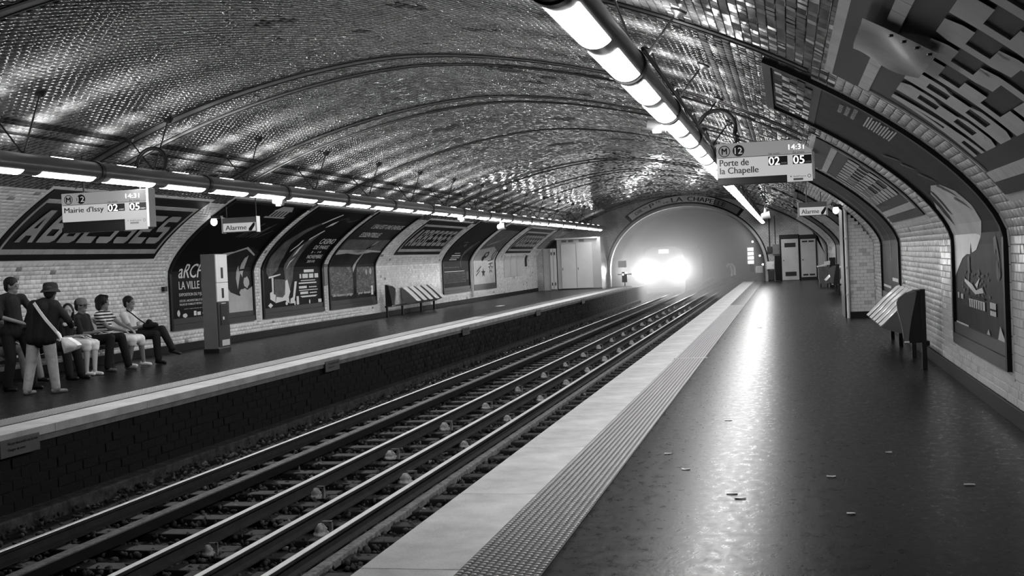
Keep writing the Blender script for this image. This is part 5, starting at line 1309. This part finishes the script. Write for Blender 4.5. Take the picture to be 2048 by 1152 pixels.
# woman in a dark top
J = seated(17.85, x=-11.84, head=(.12, -.02, 1.08), shz=0.91, sh=(.10, 0))
J.update(knL=(-11.38, 17.80, .52), knR=(-11.32, 17.94, .52), anL=(-11.38, 17.76, .09), anR=(-11.28, 17.84, .09), wrL=(-11.55, 17.78, .66), wrR=(-11.50, 17.94, .66))
t_, V_, F_ = person('seated woman in a dark top with white collar and pale skirt facing the camera', J, M_CLBK, M_CLWH, 'long', skin=M_SKINL, legs='skirt', shoes=M_CLWH, sleeve=.8, face=(.65, -1, -.1), sc=.96)
fuse('collar', [((-11.80, 17.72, .90), (-11.72, 17.72, .86), .03, .03), ((-11.72, 17.72, .86), (-11.64, 17.80, .90), .03, .03)], M_CLWH, t_, .008, 2)
# dark clad neighbour between her and the standing person
J = seated(17.15, x=-11.90, head=(.02, .0, 1.10), shz=0.93, sh=(.05, 0))
J.update(knL=(-11.30, 17.08, .54), knR=(-11.24, 17.26, .54), anL=(-11.24, 17.06, .09), anR=(-11.16, 17.26, .09), wrL=(-11.55, 17.1, .66), wrR=(-11.50, 17.24, .66))
person('seated person in black mostly hidden behind the standing person', J, M_CLBK, M_CLBK, 'short', shoes=M_BLACK, sleeve=1.8)
# seated person in grey trousers at the left
J = seated(16.5, x=-12.08, head=(.04, -.02, 1.06), shz=0.93, sh=(.05, 0))
J.update(knL=(-11.62, 16.42, .56), knR=(-11.55, 16.6, .56), anL=(-11.56, 16.40, .12), anR=(-11.46, 16.6, .12), wrL=(-11.78, 16.4, .66), wrR=(-11.74, 16.55, .66))
person('seated person in grey trousers at the left end of the bench', J, M_CLDK, M_CLGY, 'short', shoes=M_BLACK, sleeve=1.8)
# standing person with hat, seen from behind
J = dict(hipL=(-10.42, 15.0, .78), hipR=(-10.21, 15.02, .78), shL=(-10.43, 15.05, 1.275), shR=(-10.10, 15.06, 1.265), head=(-10.20, 15.12, 1.425), anL=(-10.54, 14.96, .085), anR=(-10.19, 15.12, .085),
         knL=(-10.49, 15.0, .43), knR=(-10.20, 15.08, .43), wrL=(-10.50, 15.30, 1.05), wrR=(-9.98, 15.26, .93), elL=(-10.585, 15.12, 1.05), elR=(-9.92, 15.10, 1.03), toe=(.1, 1, 0), toeR=(.6, 1, 0))
person('standing person in a brimmed hat, black jacket and light trousers seen from behind', J, M_CLBK, M_CLLT, 'short', hat='brim', sleeve=1.85, face=(-.15, 1, -.05), hemlen=.0001, sc=.96, palm=(0, 0, 1), shoes=M_CLGY)
t = empty('cloth_shoulder_bag', (-9.84, 15.0, .7), 'pale cloth bag hanging at the hip of the standing person', 'bag')
pts = [(-10.32, 14.90, 1.30), (-10.22, 14.875, 1.18), (-10.11, 14.86, 1.05), (-10.0, 14.86, .93), (-9.95, 14.87, .86)]
vs = []
for i, p in enumerate(pts):
    d = (Vector(pts[min(i+1, 4)])-Vector(pts[max(0, i-1)])).normalized(); sdv = Vector((d.z, 0, -d.x))*-.022; vs += [Vector(p)+sdv, Vector(p)-sdv, Vector(p)-sdv+Vector((0, -.008, 0)), Vector(p)+sdv+Vector((0, -.008, 0))]
fs = []
for i in range(4):
    for k in range(4): fs.append((4*i+k, 4*i+(k+1) % 4, 4*i+4+(k+1) % 4, 4*i+4+k))
MB().add(vs, fs).build('strap', M_CLWH, t)
MB().tube([(-9.96, 14.87, .88), (-9.93, 14.87, .84), (-9.91, 14.87, .80), (-9.89, 14.87, .76)], [.022, .028, .020, .035], 12).build('knot', M_CLWH, t, True)
P = [(-9.88, .80), (-9.78, .80), (-9.66, .73), (-9.62, .69), (-9.66, .64), (-9.78, .60), (-9.84, .58), (-9.87, .70)]
bm = bmesh.new(); A_ = [bm.verts.new((x, 14.83, z)) for x, z in P]; B_ = [bm.verts.new((x, 14.93, z)) for x, z in P]
for i in range(len(P)): bm.faces.new((A_[i], A_[(i+1) % 8], B_[(i+1) % 8], B_[i]))
cA = bm.verts.new((-9.77, 14.78, .69)); cB = bm.verts.new((-9.77, 14.98, .69))
for i in range(8): bm.faces.new((cA, A_[(i+1) % 8], A_[i])); bm.faces.new((cB, B_[i], B_[(i+1) % 8]))
bmesh.ops.subdivide_edges(bm, edges=bm.edges[:], cuts=1, smooth=.4, use_grid_fill=True)
MB().bm(bm).build('sack', M_CLWH, t, True); bm.free()
# partly cropped standing person at the frame edge
J = dict(hipL=(-11.28, 15.6, .86), hipR=(-11.12, 15.75, .86), shL=(-11.35, 15.53, 1.36), shR=(-11.13, 15.78, 1.36), head=(-11.22, 15.68, 1.535), anL=(-11.25, 15.5, .085), anR=(-11.03, 15.8, .085),
         knL=(-11.2, 15.55, .47), knR=(-11.03, 15.78, .47), wrL=(-10.98, 15.62, .98), wrR=(-10.86, 15.86, 1.02), elL=(-11.28, 15.45, 1.10), elR=(-11.02, 15.92, 1.12), toe=(1, -.1, 0))
person('standing person in dark clothes cut off at the frame edge', J, M_CLDK, M_CLBK, 'short', sleeve=1.0, face=(1, .1, -.1))
t = empty('white_bag', (-10.92, 15.7, .8), 'soft white bag held by the person at the frame edge', 'bag')
fuse('bag_body', [((-10.93, 15.72, .94), (-10.85, 15.74, .80), .085, .10), ((-10.86, 15.72, .78), (-10.78, 15.74, .80), .085, .07)], M_CLWH, t, .014, 3)
MB().tube([(-10.98, 15.66, .98), (-10.93, 15.66, 1.06), (-10.87, 15.74, 1.03), (-10.86, 15.76, .95)], .009, 8).build('handle', M_CLWH, t, True)

# ================================================================== LITTER
lit = [(-.8, 8.9), (-.42, 8.0), (-.35, 7.85), (.25, 8.6), (.32, 7.4), (.7, 9.6), (-1.0, 9.6), (1.1, 8.3), (-.6, 11.5)]
for i, (x, y) in enumerate(lit):
    bm = bmesh.new(); vsb = [bm.verts.new((x+a*.03*(1+.4*math.sin(i+a)), y+b*.018, .001+.004*abs(math.sin(i*2+a*b)))) for a, b in ((-1, -1), (0, -1.2), (1, -1), (1, 1), (0, .8), (-1, 1))]
    bm.faces.new(vsb); r_ = bmesh.ops.extrude_face_region(bm, geom=bm.faces[:]); bmesh.ops.translate(bm, vec=(0, 0, .004), verts=[v for v in r_['geom'] if isinstance(v, bmesh.types.BMVert)])
    o = MB().bm(bm).build('paper_scrap', M_PLT, org=(x, y, 0)); bm.free(); tag(o, 'tiny pale scrap of paper trodden onto the near platform floor', 'litter', 'paper scraps on the near platform')
tag(MB().box(-10.2, -10.0, 41.5, 42.1, .0, .012, .003).build('floor_plate', M_WHITE), 'small white plate let into the far platform floor beyond the bench', 'plate')
tag(MB().lathe([(.06, 0), (.055, .006), (.02, .008)], (-.62, 25.2, 0), 18).build('drain_cover', M_BLACK), 'small dark round drain cover in the near platform floor', 'drain cover')
